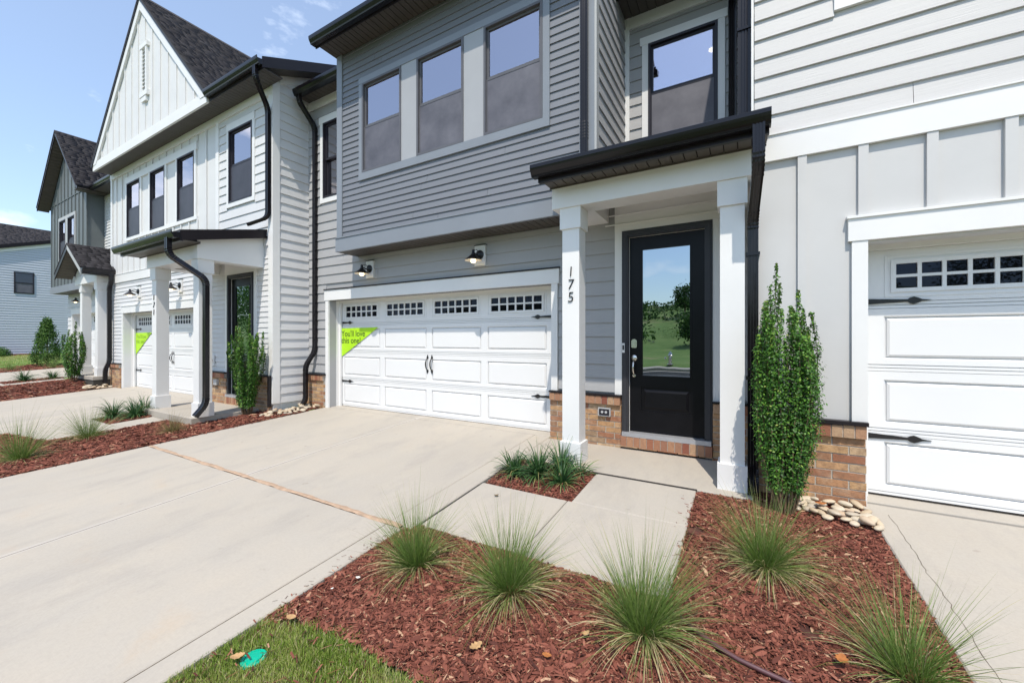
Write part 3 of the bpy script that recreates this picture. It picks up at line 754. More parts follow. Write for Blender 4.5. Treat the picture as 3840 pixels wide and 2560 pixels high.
m.build('sand_drift', SAND, dw)
JOINT_DIRT = plain('dirt_in_joint', (.10, .08, .06), .95, .3, 30.)
joint_fill(dw, rect(-4.915, -4.885, 0., 2.38), JOINT_DIRT, 'joint_dirt', -.006); joint_fill(dw, rect(-4.915, -4.885, 2.44, 5.16), JOINT_DIRT, 'joint_dirt', -.006)
joint_fill(dw, rect(-7.2, -2.4, 5.166, 5.182), JOINT_DIRT, 'joint_dirt', -.006); joint_fill(dw, rect(-2.604, -2.594, 0., 2.38), JOINT_DIRT, 'joint_dirt', -.004)
# walkway and porch slab of 175
wk = thing('walkway', 'short concrete walk from driveway to the porch of 175', None, (-1.4, 3, -.13), kind='structure')
slab(wk, rect(-2.33, -1.40-.003, 2.52, 3.44)); slab(wk, rect(-1.40+.003, -.385, 2.52, 3.44)); slab(wk, rect(-1.36, -.385, 3.444, 4.155))
joint_fill(wk, rect(-2.352, -2.335, 2.5, 3.4), DARK_GAP, 'expansion_joint', -.012)
slab(wk, rect(-2.355, -1.93, 4.24, 5.10), dz=-.004)
ps = thing('porch_slab', 'small concrete porch floor under the black door 175', None, (-.9, 4.6, -.05), kind='structure')
slab(ps, rect(-1.925, .075, 4.18, 5.12), thick=.2)
joint_fill(ps, rect(-1.40, -.38, 4.152, 4.184), DARK_GAP, 'expansion_joint', .002)
# drive of 171
d2 = thing('driveway', 'concrete driveway of the white gabled townhouse 171', None, (-13, 2, -.15), kind='structure')
slab(d2, rect(-16.03, -13.21, 1.4, 4.36)); slab(d2, rect(-13.20, -10.86, 1.4, 4.36)); slab(d2, rect(-16.1, -13.21, 0, 1.39)); slab(d2, rect(-13.20, -10.86, 0, 1.39)); slab(d2, rect(-16.1, -10.86, -4.4, -.01))
slab(d2, rect(-15.5, -10.6, 4.37, 4.72), dz=.002)
w2 = thing('walkway', 'narrow concrete walk beside the planted square at 171', None, (-10, 2.2, -.17), kind='structure')
slab(w2, [(-10.85, 1.62), (-9.42, 1.78), (-9.22, 2.62), (-10.85, 2.62)]); slab(w2, [(-9.88, 2.63), (-9.22, 2.63), (-9.28, 3.22), (-9.85, 3.22)]); slab(w2, rect(-10.85, -10.45, 3.32, 4.36))
p2 = thing('porch_slab', 'raised concrete porch floor of 171 with exposed front edge', None, (-9.2, 3.8, 0), kind='structure')
slab(p2, rect(-10.40, -8.28, 3.23, 4.35), thick=.26, flat=0.)
# drive of 179
d3 = thing('driveway', 'concrete driveway at the right edge of the view below garage 179', None, (3.3, 2.5, -.17), kind='structure')
slab(d3, rect(.91, 6.2, -4.4, -.01)); slab(d3, rect(.905, 6.2, 0, 1.6)); slab(d3, [(.90, 1.61), (6.2, 1.61), (6.2, 4.515), (.893, 4.515)])
slab(d3, rect(.90, 6.0, 4.535, 4.78), dz=.012)
# drive of 167
d4 = thing('driveway', 'distant concrete driveway of the dark grey gabled townhouse', None, (-22, 3, .1), kind='structure')
slab(d4, rect(-24.4, -19.6, 0, 5.45)); slab(d4, rect(-19.59, -18.1, 1.8, 2.7)); slab(d4, rect(-18.6, -18.0, 2.71, 3.85))
p4 = thing('porch_slab', 'raised concrete porch floor of the dark grey gabled townhouse', None, (-17.3, 4.5, .28), kind='structure')
slab(p4, rect(-18.35, -16.35, 3.98, 5.1), thick=.10, flat=.28)
bo('slab_base', FOUND, p4, -18.33, -16.36, 4.0, 5.09, -.1, .18)
def crack(parent, pts, w=.0022):
    V = []; P = []
    for i in range(len(pts)-1):
        for k in range(8): t = k/8; P.append((pts[i][0]*(1-t)+pts[i+1][0]*t+random.gauss(0, .0035), pts[i][1]*(1-t)+pts[i+1][1]*t+random.gauss(0, .0035)))
    m = MB(); m.v = [(x+s_*w*random.uniform(.3, 1), y, H(x, y)+.0015) for (x, y) in P for s_ in (-1, 1)]; m.f = [(2*i, 2*i+1, 2*i+3, 2*i+2) for i in range(len(P)-1)]
    m.build('hairline_crack', JOINT_DIRT, parent)
crack(d3, [(1.014, 4.33), (1.02, 3.86), (1.008, 3.5), (1.014, 3.2), (1.006, 2.9), (1.0, 2.5)])
# street, kerb and far pavement behind the camera
st = thing('road', 'asphalt street running past the terrace', None, (0, -8, -.63), kind='structure')
slab(st, rect(-90, 90, -11.2, -4.9), .1, ASPH, 'roadway', dz=-.012, flat=-.42)
kb = thing('kerb', 'concrete kerbs along both sides of the street', None, (0, -11.3, -.5), kind='structure')
slab(kb, rect(-90, 90, -11.6, -11.21), .3, CONC, 'kerb_stone', flat=-.29); slab(kb, rect(-90, 90, -4.89, -4.5), .3, CONC, 'kerb_stone', flat=-.40)
slab(kb, rect(-90, 90, -13.4, -12.2), .12, CONC, 'pavement', flat=-.19)

# ------------------------------------------------------------------ townhouse 175
def pos3(x, y): return (x, y, H(x, y))
t175 = thing('townhouse', 'grey townhouse numbered 175 with a slate bay above its wide white garage door', 'townhouse', (-3.9, 5.15, 0))
GH = (-7.215, -2.325, -1, 2.15)
DH = (-1.26, -.38, -1, 2.66)
GW = (-7.39, -6.48, 4.225, 5.745)
holed_wall('wall', SID175, t175, 'F', 5.15, .15, -7.9, .09, -.3, 3.55, (GH, DH))
holed_wall('wall', SID175, t175, 'F', 5.15, .15, -7.9, -6.34, 3.55, 6.3, (GW,))
laps(t175, SID175, 'F', 5.15, -7.9, .075, .69, 2.935, .18, ((-7.31, -2.22, 0, 2.36), (-1.43, -.21, 0, 3.0)))
laps(t175, SID175, 'F', 5.15, -7.9, -6.345, 2.935, 6.12, .18, ((GW[0]-.09, GW[1]+.09, 4.13, 5.9),), zref=2.85)
garage_surround(t175, -7.215, -2.325, 2.15, 5.15, 5.41, head=.205, leg=.095, zb=-.02, legz=None)
gd175 = garage_door(t175, -7.24, 5.41, .0)
front_door(t175, -1.337, 5.14, .17)
bo('door_trim', WHITE, t175, -1.43, -1.3375, 5.12, 5.152, .66, 2.746); bo('door_trim', WHITE, t175, -.3035, -.21, 5.12, 5.152, .66, 2.746)
bo('door_trim', WHITE, t175, -1.43, -.21, 5.115, 5.152, 2.7465, 3.09)
for z in (2.83, 2.95): bo('crown_trim', WHITE, t175, -1.55, -.2, 5.10, 5.1145, z, z+.012)
bo('doorbell', WHITE, t175, -1.329, -1.297, 5.087, 5.0975, 1.205, 1.325)
bo('doorbell_button', DARK_GAP, t175, -1.323, -1.303, 5.084, 5.0865, 1.24, 1.30)
brick_wall(t175, 'F', 5.09, -7.88, -7.312, -.04, .64); brick_wall(t175, 'F', 5.09, -2.325, -1.345, -.04, .64); brick_wall(t175, 'F', 5.09, -.30, .078, -.04, .64)
brick_wall(t175, 'F', 5.06, -1.344, -.301, .03, .155, depth=.1, capz=.125, capproud=0)
for a, b in ((-7.89, -7.29), (-2.33, -1.34), (-.305, .08)): bo('flashing', FASCIA, t175, a, b, 5.045, 5.149, .646, .668)
# outlet on the porch brick
ob = MB().box(-1.63, -1.47, 5.055, 5.088, .385, .492).build('outlet_cover', PLASTIC, t175)
MB().box(-1.617, -1.483, 5.05, 5.0545, .398, .479).build('outlet_plate', FRAME, ob)
for x in (-1.575, -1.525): MB().lathe((x, 5.0495, .44), (0, -1, 0), [(.017, 0), (.017, .002), (.001, .0022)], 14).build('socket', PLASTIC, ob)
# gap wall window
window(t175, *GW, 5.15, lower='none'); trim_ring(t175, *GW, 5.15, .095, WHITE, head=.14)
bo('frieze_board', WHITE, t175, -7.9, -6.345, 5.12, 5.149, 6.12, 6.28)
soffit(t175, -7.85, -6.36, 4.84, 5.12, 6.285, .12); gutter(t175, -7.74, -6.37, 4.82, 6.205); bo('fascia', FASCIA, t175, -7.74, -6.37, 4.821, 4.838, 6.20, 6.34)
downspout(t175, [(-7.62, 4.76, 6.28), (-7.62, 4.76, 6.08), (-7.62, 5.10, 5.72), (-7.62, 5.10, 1.12), (-7.70, 4.95, .84), (-7.70, 4.95, .14), (-7.64, 4.82, .03)], (1, 0, 0))
# bay
BX0, BX1, BY = -6.33, -1.55, 4.69
BW = [(-5.662, -4.745), (-4.409, -3.504), (-3.15, -2.238)]; bz0, bz1 = 4.222, 5.75
holes = [(a, b, bz0, bz1) for a, b in BW]
holed_wall('bay_wall', BAY175, t175, 'F', BY, .12, BX0, BX1, 2.96, 6.5, holes)
holed_wall('bay_wall', SID175, t175, 'R', BX1, .12, BY+.121, 6.1, 2.96, 6.5)
bo('bay_wall', SID175, t175, BX0+.003, BX0+.1, BY+.121, 5.6, 2.96, 6.5)
laps(t175, BAY175, 'F', BY, BX0+.14, -1.74, 3.175, 6.43, .1035, ((-5.745, -2.14, 4.10, 5.85),), lip=.0165)
bo('corner_board', TRIM175, t175, BX0, BX0+.14, BY-.03, BY+.002, 3.172, 6.43)
bo('corner_board', TRIM175, t175, -1.74, -1.55, BY-.026, BY+.002, 3.172, 6.43); bo('corner_board', TRIMLG, t175, -1.549, -1.522, BY-.026, BY+.07, 3.3, 6.43)
bo('bay_band', TRIM175, t175, BX0-.015, BX1+.02, BY-.045, BY+.001, 2.935, 3.170); bo('drip_cap', TRIM175, t175, BX0-.02, BX1+.025, BY-.058, BY+.001, 3.1705, 3.184)
bo('bay_band', TRIM175, t175, BX0-.015, BX0, BY+.0015, 5.149, 2.935, 3.170); bo('bay_band', TRIM175, t175, BX1, BX1+.02, BY+.0015, 5.149, 2.935, 3.170)
for i, (a, b) in enumerate(BW): window(t175, a, b, bz0, bz1, BY, FRAME=FRAME_GREY)
for a, b in ((BW[0][1], BW[1][0]), (BW[1][1], BW[2][0])): bo('mullion_panel', MULL175, t175, a+.001, b-.001, BY-.024, BY+.002, bz0, bz1)
bo('window_trim', TRIM175, t175, -5.745, BW[0][0]-.001, BY-.030, BY+.002, bz0, bz1); bo('window_trim', TRIM175, t175, BW[2][1]+.001, -2.14, BY-.030, BY+.002, bz0, bz1)
bo('window_trim', TRIM175, t175, -5.745, -2.14, BY-.034, BY+.002, bz1+.0005, bz1+.10); bo('window_trim', TRIM175, t175, -5.745, -2.14, BY-.034, BY+.002, 4.10, bz0-.0005)
room(t175, -5.95, -1.95, BY+.121, 7.6, 3.6, 6.15, [(-4.75, 5.7), (-2.2, 6.6)])
soffit(t175, BX0+.01, BX1-.01, BY+.002, 5.12, 2.94, .105)
bo('wall_board', SID175, t175, -6.9, -2.0, 5.135, 5.149, 2.86, 2.935)
soffit(t175, BX0-.04, BX1+.1, 4.30, BY, 6.432, .105)
gutter(t175, BX0-.06, BX1+.14, 4.28, 6.39); bo('fascia', FASCIA, t175, BX0-.05, BX1+.12, 4.281, 4.298, 6.37, 6.53)
downspout(t175, [(-1.668, 4.645, 6.4), (-1.668, 4.645, 3.9), (-1.668, 4.645, 3.45)], (1, 0, 0))
# side of the bay and recessed wall over the porch
laps(t175, SID175, 'R', -1.55, 4.762, 6.1, 3.35, 6.43, .178, joints=False)
RW = (-1.205, -.298, 4.2, 5.69)
holed_wall('wall', SID175, t175, 'F', 6.1, .15, -1.55, .08, 3.3, 6.5, (RW,))
laps(t175, SID175, 'F', 6.1, -1.475, .075, 3.5, 6.0, .18, ((-1.30, -.2, 4.1, 5.82),), zref=3.42, joints=False)
window(t175, *RW, 6.1); trim_ring(t175, *RW, 6.1, .088, WHITE, head=.115)
bo('corner_board', WHITE, t175, -1.548, -1.476, 6.07, 6.099, 3.5, 6.17); bo('frieze_board', WHITE, t175, -1.4755, .078, 6.072, 6.099, 6.0, 6.17)
room(t175, -1.8, .02, 6.26, 8.6, 3.6, 6.1, [(-.42, 7.3)])
soffit(t175, -1.549, .078, 5.6, 6.07, 6.175, .115); gutter(t175, -1.549, .075, 5.58, 6.10); bo('fascia', FASCIA, t175, -1.549, .078, 5.581, 5.598, 6.1, 6.3)
downspout(t175, [(-.125, 6.045, 6.15), (-.125, 6.045, 4.5), (-.125, 6.045, 3.6)], (1, 0, 0))
MB().prism([(-1.549, 5.15, 3.30), (-1.549, 5.15, 3.42), (-1.549, 6.09, 3.64), (-1.549, 6.09, 3.3)], (1.625, 0, 0)).build('lower_roof', SHING_FLAT, t175)
porch(t175, -1.838, .035, 4.29, 5.15, -.05, 2.88, 3.99, -2.01, .2, num='175')
downspout(t175, [(.112, 3.925, 3.19), (.112, 3.925, 2.84), (.078, 4.345, 2.50), (.078, 4.345, .10), (.078, 4.22, -.02)], (1, 0, 0))
for z in (2.15, 1.0): bo('pipe_strap', GUTTER, t175, .022, .134, 4.305, 4.408, z, z+.03)
# roofs
MB().prism([(-7.9, 4.83, 6.33), (-7.9, 4.83, 6.36), (-7.9, 11, 9.3), (-7.9, 11, 9.2)], (7.99, 0, 0)).build('roof', SHING_FLAT, t175) if False else None
MB().prism([(-7.78, 4.84, 6.34), (-7.78, 4.84, 6.37), (-7.78, 11, 9.35), (-7.78, 11, 6.34)], (1.42, 0, 0)).build('roof', SHING_FLAT, t175)
MB().prism([(-6.38, 4.30, 6.535), (-6.38, 4.30, 6.56), (-6.38, 11, 9.36), (-6.38, 11, 6.5)], (4.93, 0, 0)).build('roof', SHING_FLAT, t175)
MB().prism([(-1.44, 5.6, 6.3), (-1.44, 5.6, 6.33), (-1.44, 11, 8.7), (-1.44, 11, 6.3)], (1.51, 0, 0)).build('roof', SHING_FLAT, t175)
holed_wall('back_wall', SID175, t175, 'F', 10.5, .15, -7.9, .08, -.1, 6.4)
# downspout on the flank of 179, above the porch roof
# ------------------------------------------------------------------ townhouse 179
t179 = thing('townhouse', 'off-white townhouse filling the right side, board panels above its garage and a brick foot', 'townhouse', (4.5, 4.41, 0))
holed_wall('wall', BB179, t179, 'F', 4.41, .15, .085, 9.5, -.3, 3.2, ((.903, 5.88, -1, 2.19),))
W9 = [(.77, 1.69, 4.30, 5.83), (2.0, 2.92, 4.30, 5.83)]
holed_wall('wall', SID179, t179, 'F', 4.41, .15, .085, 9.5, 3.2, 6.6, W9)
bo('wall', SID179, t179, .083, .2, 4.561, 9.9, -.3, 6.6)
laps(t179, SID179, 'F', 4.41, .092, 9.5, 3.262, 6.55, .181, ((.68, 3.01, 4.2, 5.95),), lip=.022, zref=3.262)
for w in W9: window(t179, *w, 4.41); trim_ring(t179, *w, 4.41, .09, WHITE, head=.12)
bo('room_shell', ROOMW, t179, .3, 4, 5.2, 5.3, 3.6, 6.4)
bo('corner_board', WHITE, t179, .066, .0845, 4.392, 4.6, 3.25, 6.6)
bo('frieze_board', WHITE, t179, .085, 9.5, 4.375, 4.409, 3.012, 3.243); bo('drip_cap', WHITE, t179, .085, 9.5, 4.362, 4.409, 3.2435, 3.256)
k = 0
for x in [.005+.418*i for i in range(0, 23)]:
    if x < .05: continue
    z0 = .668 if x+.065 < .80 else 2.42
    bo('batten', BB179, t179, x, x+.066, 4.383, 4.4125, z0, 3.0115)
garage_surround(t179, .903, 5.88, 2.205, 4.41, 4.70, head=.19, leg=.105, zb=-.03, capdark=False, legz=.68)
garage_door(t179, .953, 4.70, .0)
brick_wall(t179, 'F', 4.382, .10, .892, -.045, .645, mod=.228)
bo('flashing', FASCIA, t179, .09, .90, 4.335, 4.409, .650, .684)
bo('brick_base', FOUND, t179, .1, .885, 4.40, 4.5, -.3, -.03)
MB().prism([(0.06, 3.98, 6.6), (0.06, 3.98, 6.7), (.06, 11, 10), (.06, 11, 6.6)], (9.6, 0, 0)).build('roof', SHING_FLAT, t179)
downspout(t179, [(.008, 4.50, 7.2), (.008, 4.50, 5.0), (.008, 4.50, 3.42)], (1, 0, 0), prof=_dsp(.055, .036))
bo('pipe_strap', GUTTER, t179, -.052, .066, 4.455, 4.545, 4.36, 4.385)
gutter(t179, -.05, 9.6, 3.98, 6.58)
# ------------------------------------------------------------------ townhouse 171
t171 = thing('townhouse', 'white townhouse numbered 171 with a tall steep board-and-batten gable and black gutters', 'townhouse', (-12.2, 4.42, 0))
LW = [(-15.211, -14.297), (-13.613, -12.724), (-12.01, -11.126)]; lz0, lz1 = 4.245, 5.785
RWn = (-9.545, -8.622, 4.27, 5.815)
G1 = (-15.5, -10.70, -1, 2.115); D1 = (-9.51, -8.63, -1, 2.66)
holed_wall('wall', SID171, t171, 'F', 4.42, .15, -16.46, -7.91, -.3, 3.2, (G1, D1))
holed_wall('wall', BB171, t171, 'F', 4.42, .15, -16.46, -7.91, 3.2, 6.45, [(a, b, lz0, lz1) for a, b in LW] + [RWn])
holed_wall('wall', SID171, t171, 'R', -7.903, .15, 4.571, 11, -.05, 6.6)
bo('wall', SID171, t171, -16.46, -16.3, 4.571, 11, -.3, 6.4)
laps(t171, SID171, 'F', 4.42, -16.46, -8.03, .67, 3.01, .104, ((-15.6, -10.6, 0, 2.32), (-9.69, -8.46, 0, 3.0)), lip=.016, joints=False)
laps(t171, SID171, 'F', 4.42, -9.97, -8.03, 3.3, 6.12, .185, ((-9.64, -8.53, 4.17, 5.95),), zref=3.21, joints=False)
bo('band_board', WHITE, t171, -16.46, -10.1, 4.385, 4.418, 3.02, 3.25); bo('drip_cap', WHITE, t171, -16.46, -10.1, 4.375, 4.418, 3.2505, 3.262)
bo('corner_board', WHITE, t171, -8.03, -7.9, 4.39, 4.418, .12, 6.25); bo('corner_board', WHITE, t171, -7.9015, -7.875, 4.392, 4.53, .12, 6.4)
bo('corner_board', WHITE, t171, -16.462, -16.36, 4.39, 4.418, .66, 6.2)
bo('divider_board', WHITE, t171, -10.1, -9.97, 4.388, 4.418, 3.3, 6.12)
bo('frieze_board', WHITE, t171, -16.46, -7.9, 4.380, 4.418, 6.12, 6.268)
for i in range(15):
    x = -16.05 + .4215*i
    if x > -10.2: break
    inwin = any(x+.05 > -15.32 and x < -10.98 for _ in (0,))
    if inwin:
        bo('batten', BB171, t171, x-.022, x+.022, 4.398, 4.42, 5.965, 6.119); bo('batten', BB171, t171, x-.022, x+.022, 4.398, 4.42, 3.263, 4.159)
    else: bo('batten', BB171, t171, x-.022, x+.022, 4.398, 4.42, 3.263, 6.119)
for a, b in LW:
    window(t171, a, b, lz0, lz1, 4.42, scr=SCREEN_DK)
    for (p, q) in ((a-.09, a-.001), (b+.001, b+.09)): bo('window_trim', WHITE, t171, p, q, 4.39, 4.421, lz0, lz1)
bo('window_trim', WHITE, t171, -15.32, -10.99, 4.384, 4.421, lz1+.0005, 5.96); bo('window_trim', WHITE, t171, -15.32, -10.99, 4.387, 4.421, 4.16, lz0-.0005)
window(t171, *RWn, 4.42, scr=SCREEN_DK); trim_ring(t171, *RWn, 4.42, .09, WHITE, head=.15, ears=0)
room(t171, -15.8, -10.6, 4.571, 7.5, 3.6, 6.1, [(-12.6, 5.9)]); room(t171, -10.3, -8.1, 4.571, 7.5, 3.6, 6.1)
garage_surround(t171, -15.5, -10.70, 2.115, 4.42, 4.67, head=.19, leg=.095, zb=-.06, capdark=False)
garage_door(t171, -15.46, 4.68, -.05)
front_door(t171, -9.59, 4.41, .16)
bo('door_trim', WHITE, t171, -9.69, -9.591, 4.39, 4.422, .66, 2.736); bo('door_trim', WHITE, t171, -8.556, -8.46, 4.39, 4.422, .66, 2.736); bo('door_trim', WHITE, t171, -9.69, -8.46, 4.385, 4.422, 2.7365, 3.0)
brick_wall(t171, 'F', 4.36, -16.46, -15.60, -.06, .64); brick_wall(t171, 'F', 4.36, -10.6, -9.59, -.02, .64); brick_wall(t171, 'F', 4.36, -8.556, -7.955, -.06, .64)
brick_wall(t171, 'F', 4.33, -9.589, -8.557, .005, .145, depth=.1, capz=.14, capproud=0)
for a, b in ((-16.47, -15.58), (-10.61, -9.59), (-8.556, -7.95)): bo('flashing', FASCIA, t171, a, b, 4.315, 4.419, .646, .664)
bo('flashing', FASCIA, t171, -7.953, -7.912, 4.33, 4.389, .06, .664)
bo('hose_plate', WHITE, t171, -10.28, -10.16, 4.385, 4.403, .78, 1.02)
fc = MB().sweep([(-10.22, 4.38, .90), (-10.22, 4.33, .90), (-10.22, 4.30, .865)], (1, 0, 0), [(.012*math.cos(q*math.pi/4), .012*math.sin(q*math.pi/4)) for q in range(8)])
fc.lathe((-10.22, 4.335, .91), (0, 0, 1), [(.006, 0), (.006, .03), (.03, .032), (.03, .04), (.001, .041)], 12).build('faucet', COPPER, t171)
oc = MB().box(-10.02, -9.88, 4.31, 4.357, .38, .50).build('outlet_cover', PLASTIC, t171)
# flank: laps, raked frieze, foundation
laps(t171, SID171, 'R', -7.9, 4.532, 5.15, .12, 6.75, .1795, lip=.021, joints=False)
MB().prism([(-7.905, 4.531, 6.375), (-7.905, 4.531, 6.56), (-7.905, 5.6, 7.07), (-7.905, 5.6, 6.885)], (.036, 0, 0)).build('rake_frieze', WHITE, t171)
bo('foundation', FOUND, t171, -8.3, -7.93, 4.44, 5.149, -.3, .118)
porch(t171, -10.28, -8.26, 3.32, 4.42, 0.0, 2.785, 3.0, -10.76, -8.09, num='171')
downspout(t171, [(-8.36, 2.935, 3.09), (-8.36, 2.935, 2.80), (-8.16, 3.40, 2.42), (-8.16, 3.40, .24), (-8.12, 3.22, .05)], (1, 0, 0), prof=_dsp(.052, .036))
downspout(t171, [(-7.66, 3.96, 6.36), (-7.66, 3.96, 6.12), (-7.955, 4.345, 5.82), (-7.955, 4.345, 3.72), (-8.18, 4.10, 3.56)], (1, 0, 0))
# main roof, eave, gable
soffit(t171, -16.42, -7.52, 4.03, 4.379, 6.272, .105)
gutter(t171, -9.52, -7.50, 4.02, 6.315); bo('fascia', FASCIA, t171, -9.52, -7.5, 4.0205, 4.029, 6.26, 6.43)
MB().prism([(-16.4, 4.03, 6.43), (-16.4, 4.03, 6.46), (-16.4, 11, 9.81), (-16.4, 11, 6.43)], (8.48, 0, 0)).build('roof', SHING_FLAT, t171)
MB().prism([(-7.915, 4.03, 6.29), (-7.915, 4.03, 6.45), (-7.915, 11, 9.80), (-7.915, 11, 9.64)], (.39, 0, 0)).build('rake_soffit', SOFFIT, t171)
MB().prism([(-7.522, 4.0, 6.27), (-7.522, 4.0, 6.47), (-7.522, 11, 9.83), (-7.522, 11, 9.63)], (.022, 0, 0)).build('rake_fascia', FASCIA, t171)
AX, AZ, GB = -12.95, 9.83, 6.40; hw = AZ-GB
MB().prism([(AX-hw+.22, 4.03, GB+.03), (AX+hw-.22, 4.03, GB+.03), (AX, 4.03, AZ-.2)], (0, .1, 0)).build('gable_wall', BB171, t171)
bo('gable_band', WHITE, t171, AX-hw+.02, AX+hw-.02, 3.985, 4.0285, 6.235, 6.46)
for s in (-1, 1):
    n_ = .20*1.414
    MB().prism([(AX+s*hw, 3.975, GB-.02), (AX, 3.975, AZ-.02), (AX, 3.975, AZ-.02-n_), (AX+s*(hw-n_), 3.975, GB-.02)], (0, .05, 0)).build('rake_board', WHITE, t171)
    MB().prism([(AX+s*(hw+.07), 3.955, GB-.06), (AX, 3.955, AZ+.035), (AX, 3.955, AZ-.05), (AX+s*(hw-.015), 3.955, GB-.06)], (0, .055, 0)).build('drip_edge', FASCIA, t171)
for i in range(17):
    x = -16.18 + .43*i; top = AZ-.02-abs(x-AX)-.27
    if top > 6.5 and abs(x-AX) < hw: bo('batten', BB171, t171, x-.022, x+.022, 4.008, 4.0305, 6.461, top+.02)
# slopes of the cross gable
dl = .06
MB().prism([(AX-hw-.06, 3.95, GB-.06), (AX, 3.95, AZ), (AX, 3.95, AZ+dl), (AX-hw-.06, 3.95, GB-.06+dl)], (0, 7.0, 0)).build('gable_roof', SHING_FLAT, t171)
L_ = (hw+.06)*math.sqrt(2); q = math.sqrt(.5)
m = MB(); e0 = (AX+hw+.06, GB-.06); 
m.v = [(e0[0], 3.95, e0[1]), (e0[0], 4.0, e0[1]), (AX, 11.2, AZ), (AX, 3.95, AZ)] + [(e0[0], 3.95, e0[1]+dl), (e0[0], 4.0, e0[1]+dl), (AX, 11.2, AZ+dl), (AX, 3.95, AZ+dl)]
m.f = [(0, 1, 2, 3), (7, 6, 5, 4), (0, 4, 5, 1), (1, 5, 6, 2), (2, 6, 7, 3), (3, 7, 4, 0)]; m.build('gable_roof', SHING_FLAT, t171)
shingles(t171, lambda v: (e0[0]-v*q, 3.94, e0[1]+dl+.002+v*q), lambda v: (e0[0]-v*q, 4.0+v*q/.48*1.0, e0[1]+dl+.002+v*q), (-q, 0, q), (q, 0, q), L_-.02)
MB().prism([(AX-.09, 3.93, AZ+dl-.07), (AX, 3.93, AZ+dl+.03), (AX+.09, 3.93, AZ+dl-.07)], (0, 7.0, 0)).build('ridge_cap', SHING_FLAT, t171)
# louvred gable vent
vx0, vx1, vz0, vz1 = -12.93, -12.49, 7.43, 8.50
vt = MB().box(vx0+.05, vx0+.12, 3.975, 4.03, vz0, vz1).box(vx1-.12, vx1-.05, 3.975, 4.03, vz0, vz1).box(vx0, vx1, 3.965, 4.03, vz1, vz1+.1).box(vx0, vx1, 3.965, 4.03, vz0-.12, vz0).box(vx0+.09, vx1-.09, 3.975, 4.03, vz0-.24, vz0-.125).build('gable_vent', WHITE, t171)
for i in range(11):
    z = vz0+.02+i*(vz1-vz0-.02)/11
    MB().prism([(vx0+.12, 3.985, z), (vx0+.12, 3.990, z+.01), (vx0+.12, 4.025, z+.085), (vx0+.12, 4.025, z+.07)], (vx1-vx0-.24, 0, 0)).build('louvre', WHITE, vt)
bo('plumbing_vent', FRAME, t171, -12.3, -12.22, 7.3, 7.4, 8.6, 9.4)
# ------------------------------------------------------------------ townhouse 167
t167 = thing('townhouse', 'farthest attached townhouse, dark grey board bay under a gable and its own small gabled porch', 'townhouse', (-20.3, 5.15, .2))
holed_wall('wall', SID171, t167, 'F', 5.15, .15, -24.1, -16.462, 0, 6.6, ((-23.45, -18.62, -1, 2.38),))
laps(t167, SID171, 'F', 5.15, -24.08, -16.47, .85, 3.15, .18, ((-23.56, -18.5, 0, 2.58),), joints=False)
laps(t167, SID171, 'F', 5.15, -19.85, -16.47, 3.2, 6.5, .105, joints=False)
bo('wall', SID171, t167, -24.1, -23.95, 5.301, 11, 0, 6.6)
garage_surround(t167, -23.45, -18.62, 2.36, 5.15, 5.41, head=.2, leg=.1, zb=.2, capdark=False)
garage_door(t167, -23.47, 5.42, .22, handles=False)
brick_wall(t167, 'F', 5.09, -24.1, -23.56, .18, .84); brick_wall(t167, 'F', 5.09, -18.5, -18.0, .18, .84)
W7 = [(-22.93, -22.16, 4.25, 5.9), (-21.88, -21.10, 4.25, 5.9)]
holed_wall('bay_wall', BB167, t167, 'F', 4.69, .12, -24.1, -19.86, 3.17, 6.62, W7)
bo('bay_wall', BB167, t167, -19.98, -19.862, 4.811, 5.149, 3.17, 6.6); bo('bay_wall', BB167, t167, -24.098, -23.98, 4.811, 5.149, 3.17, 6.6)
bo('bay_band', TRIM175, t167, -24.12, -19.84, 4.655, 4.689, 3.16, 3.42); bo('bay_band', TRIM175, t167, -19.859, -19.84, 4.69, 5.149, 3.16, 3.42)
soffit(t167, -24.09, -19.88, 4.70, 5.12, 3.165, .2)
for w in W7: window(t167, *w, 4.69, scr=SCREEN_DK)
room(t167, -23.9, -20.1, 4.82, 7, 3.7, 6.3)
for (a, b, c, d_) in ((-23.03, -22.931, 4.25, 5.9), (-22.159, -21.881, 4.25, 5.9), (-21.099, -21.0, 4.25, 5.9), (-23.03, -21.0, 5.9005, 6.02), (-23.03, -21.0, 4.14, 4.2495)):
    bo('window_trim', TRIMLG, t167, a, b, 4.66, 4.691, c, d_)
for i in range(11):
    x = -24.08 + .4215*i; top = 9.02-abs(x+.022+21.98)-.32
    if -23.08 < x < -20.99: bo('batten', BB167, t167, x, x+.044, 4.668, 4.6925, 6.03, min(9, top)); bo('batten', BB167, t167, x, x+.044, 4.668, 4.6925, 3.421, 4.13)
    else: bo('batten', BB167, t167, x, x+.044, 4.668, 4.6925, 3.421, top)
bo('seam_flashing', BB167, t167, -24.08, -19.88, 4.672, 4.69, 6.63, 6.655)
bx, bz = -21.98, 9.02; hw7 = 2.44
MB().prism([(-24.1, 4.692, 6.66), (-19.86, 4.692, 6.66), (-19.86, 4.692, 6.72), (bx, 4.692, bz-.2), (-24.1, 4.692, 6.72)], (0, .1, 0)).build('gable_wall', BB167, t167)
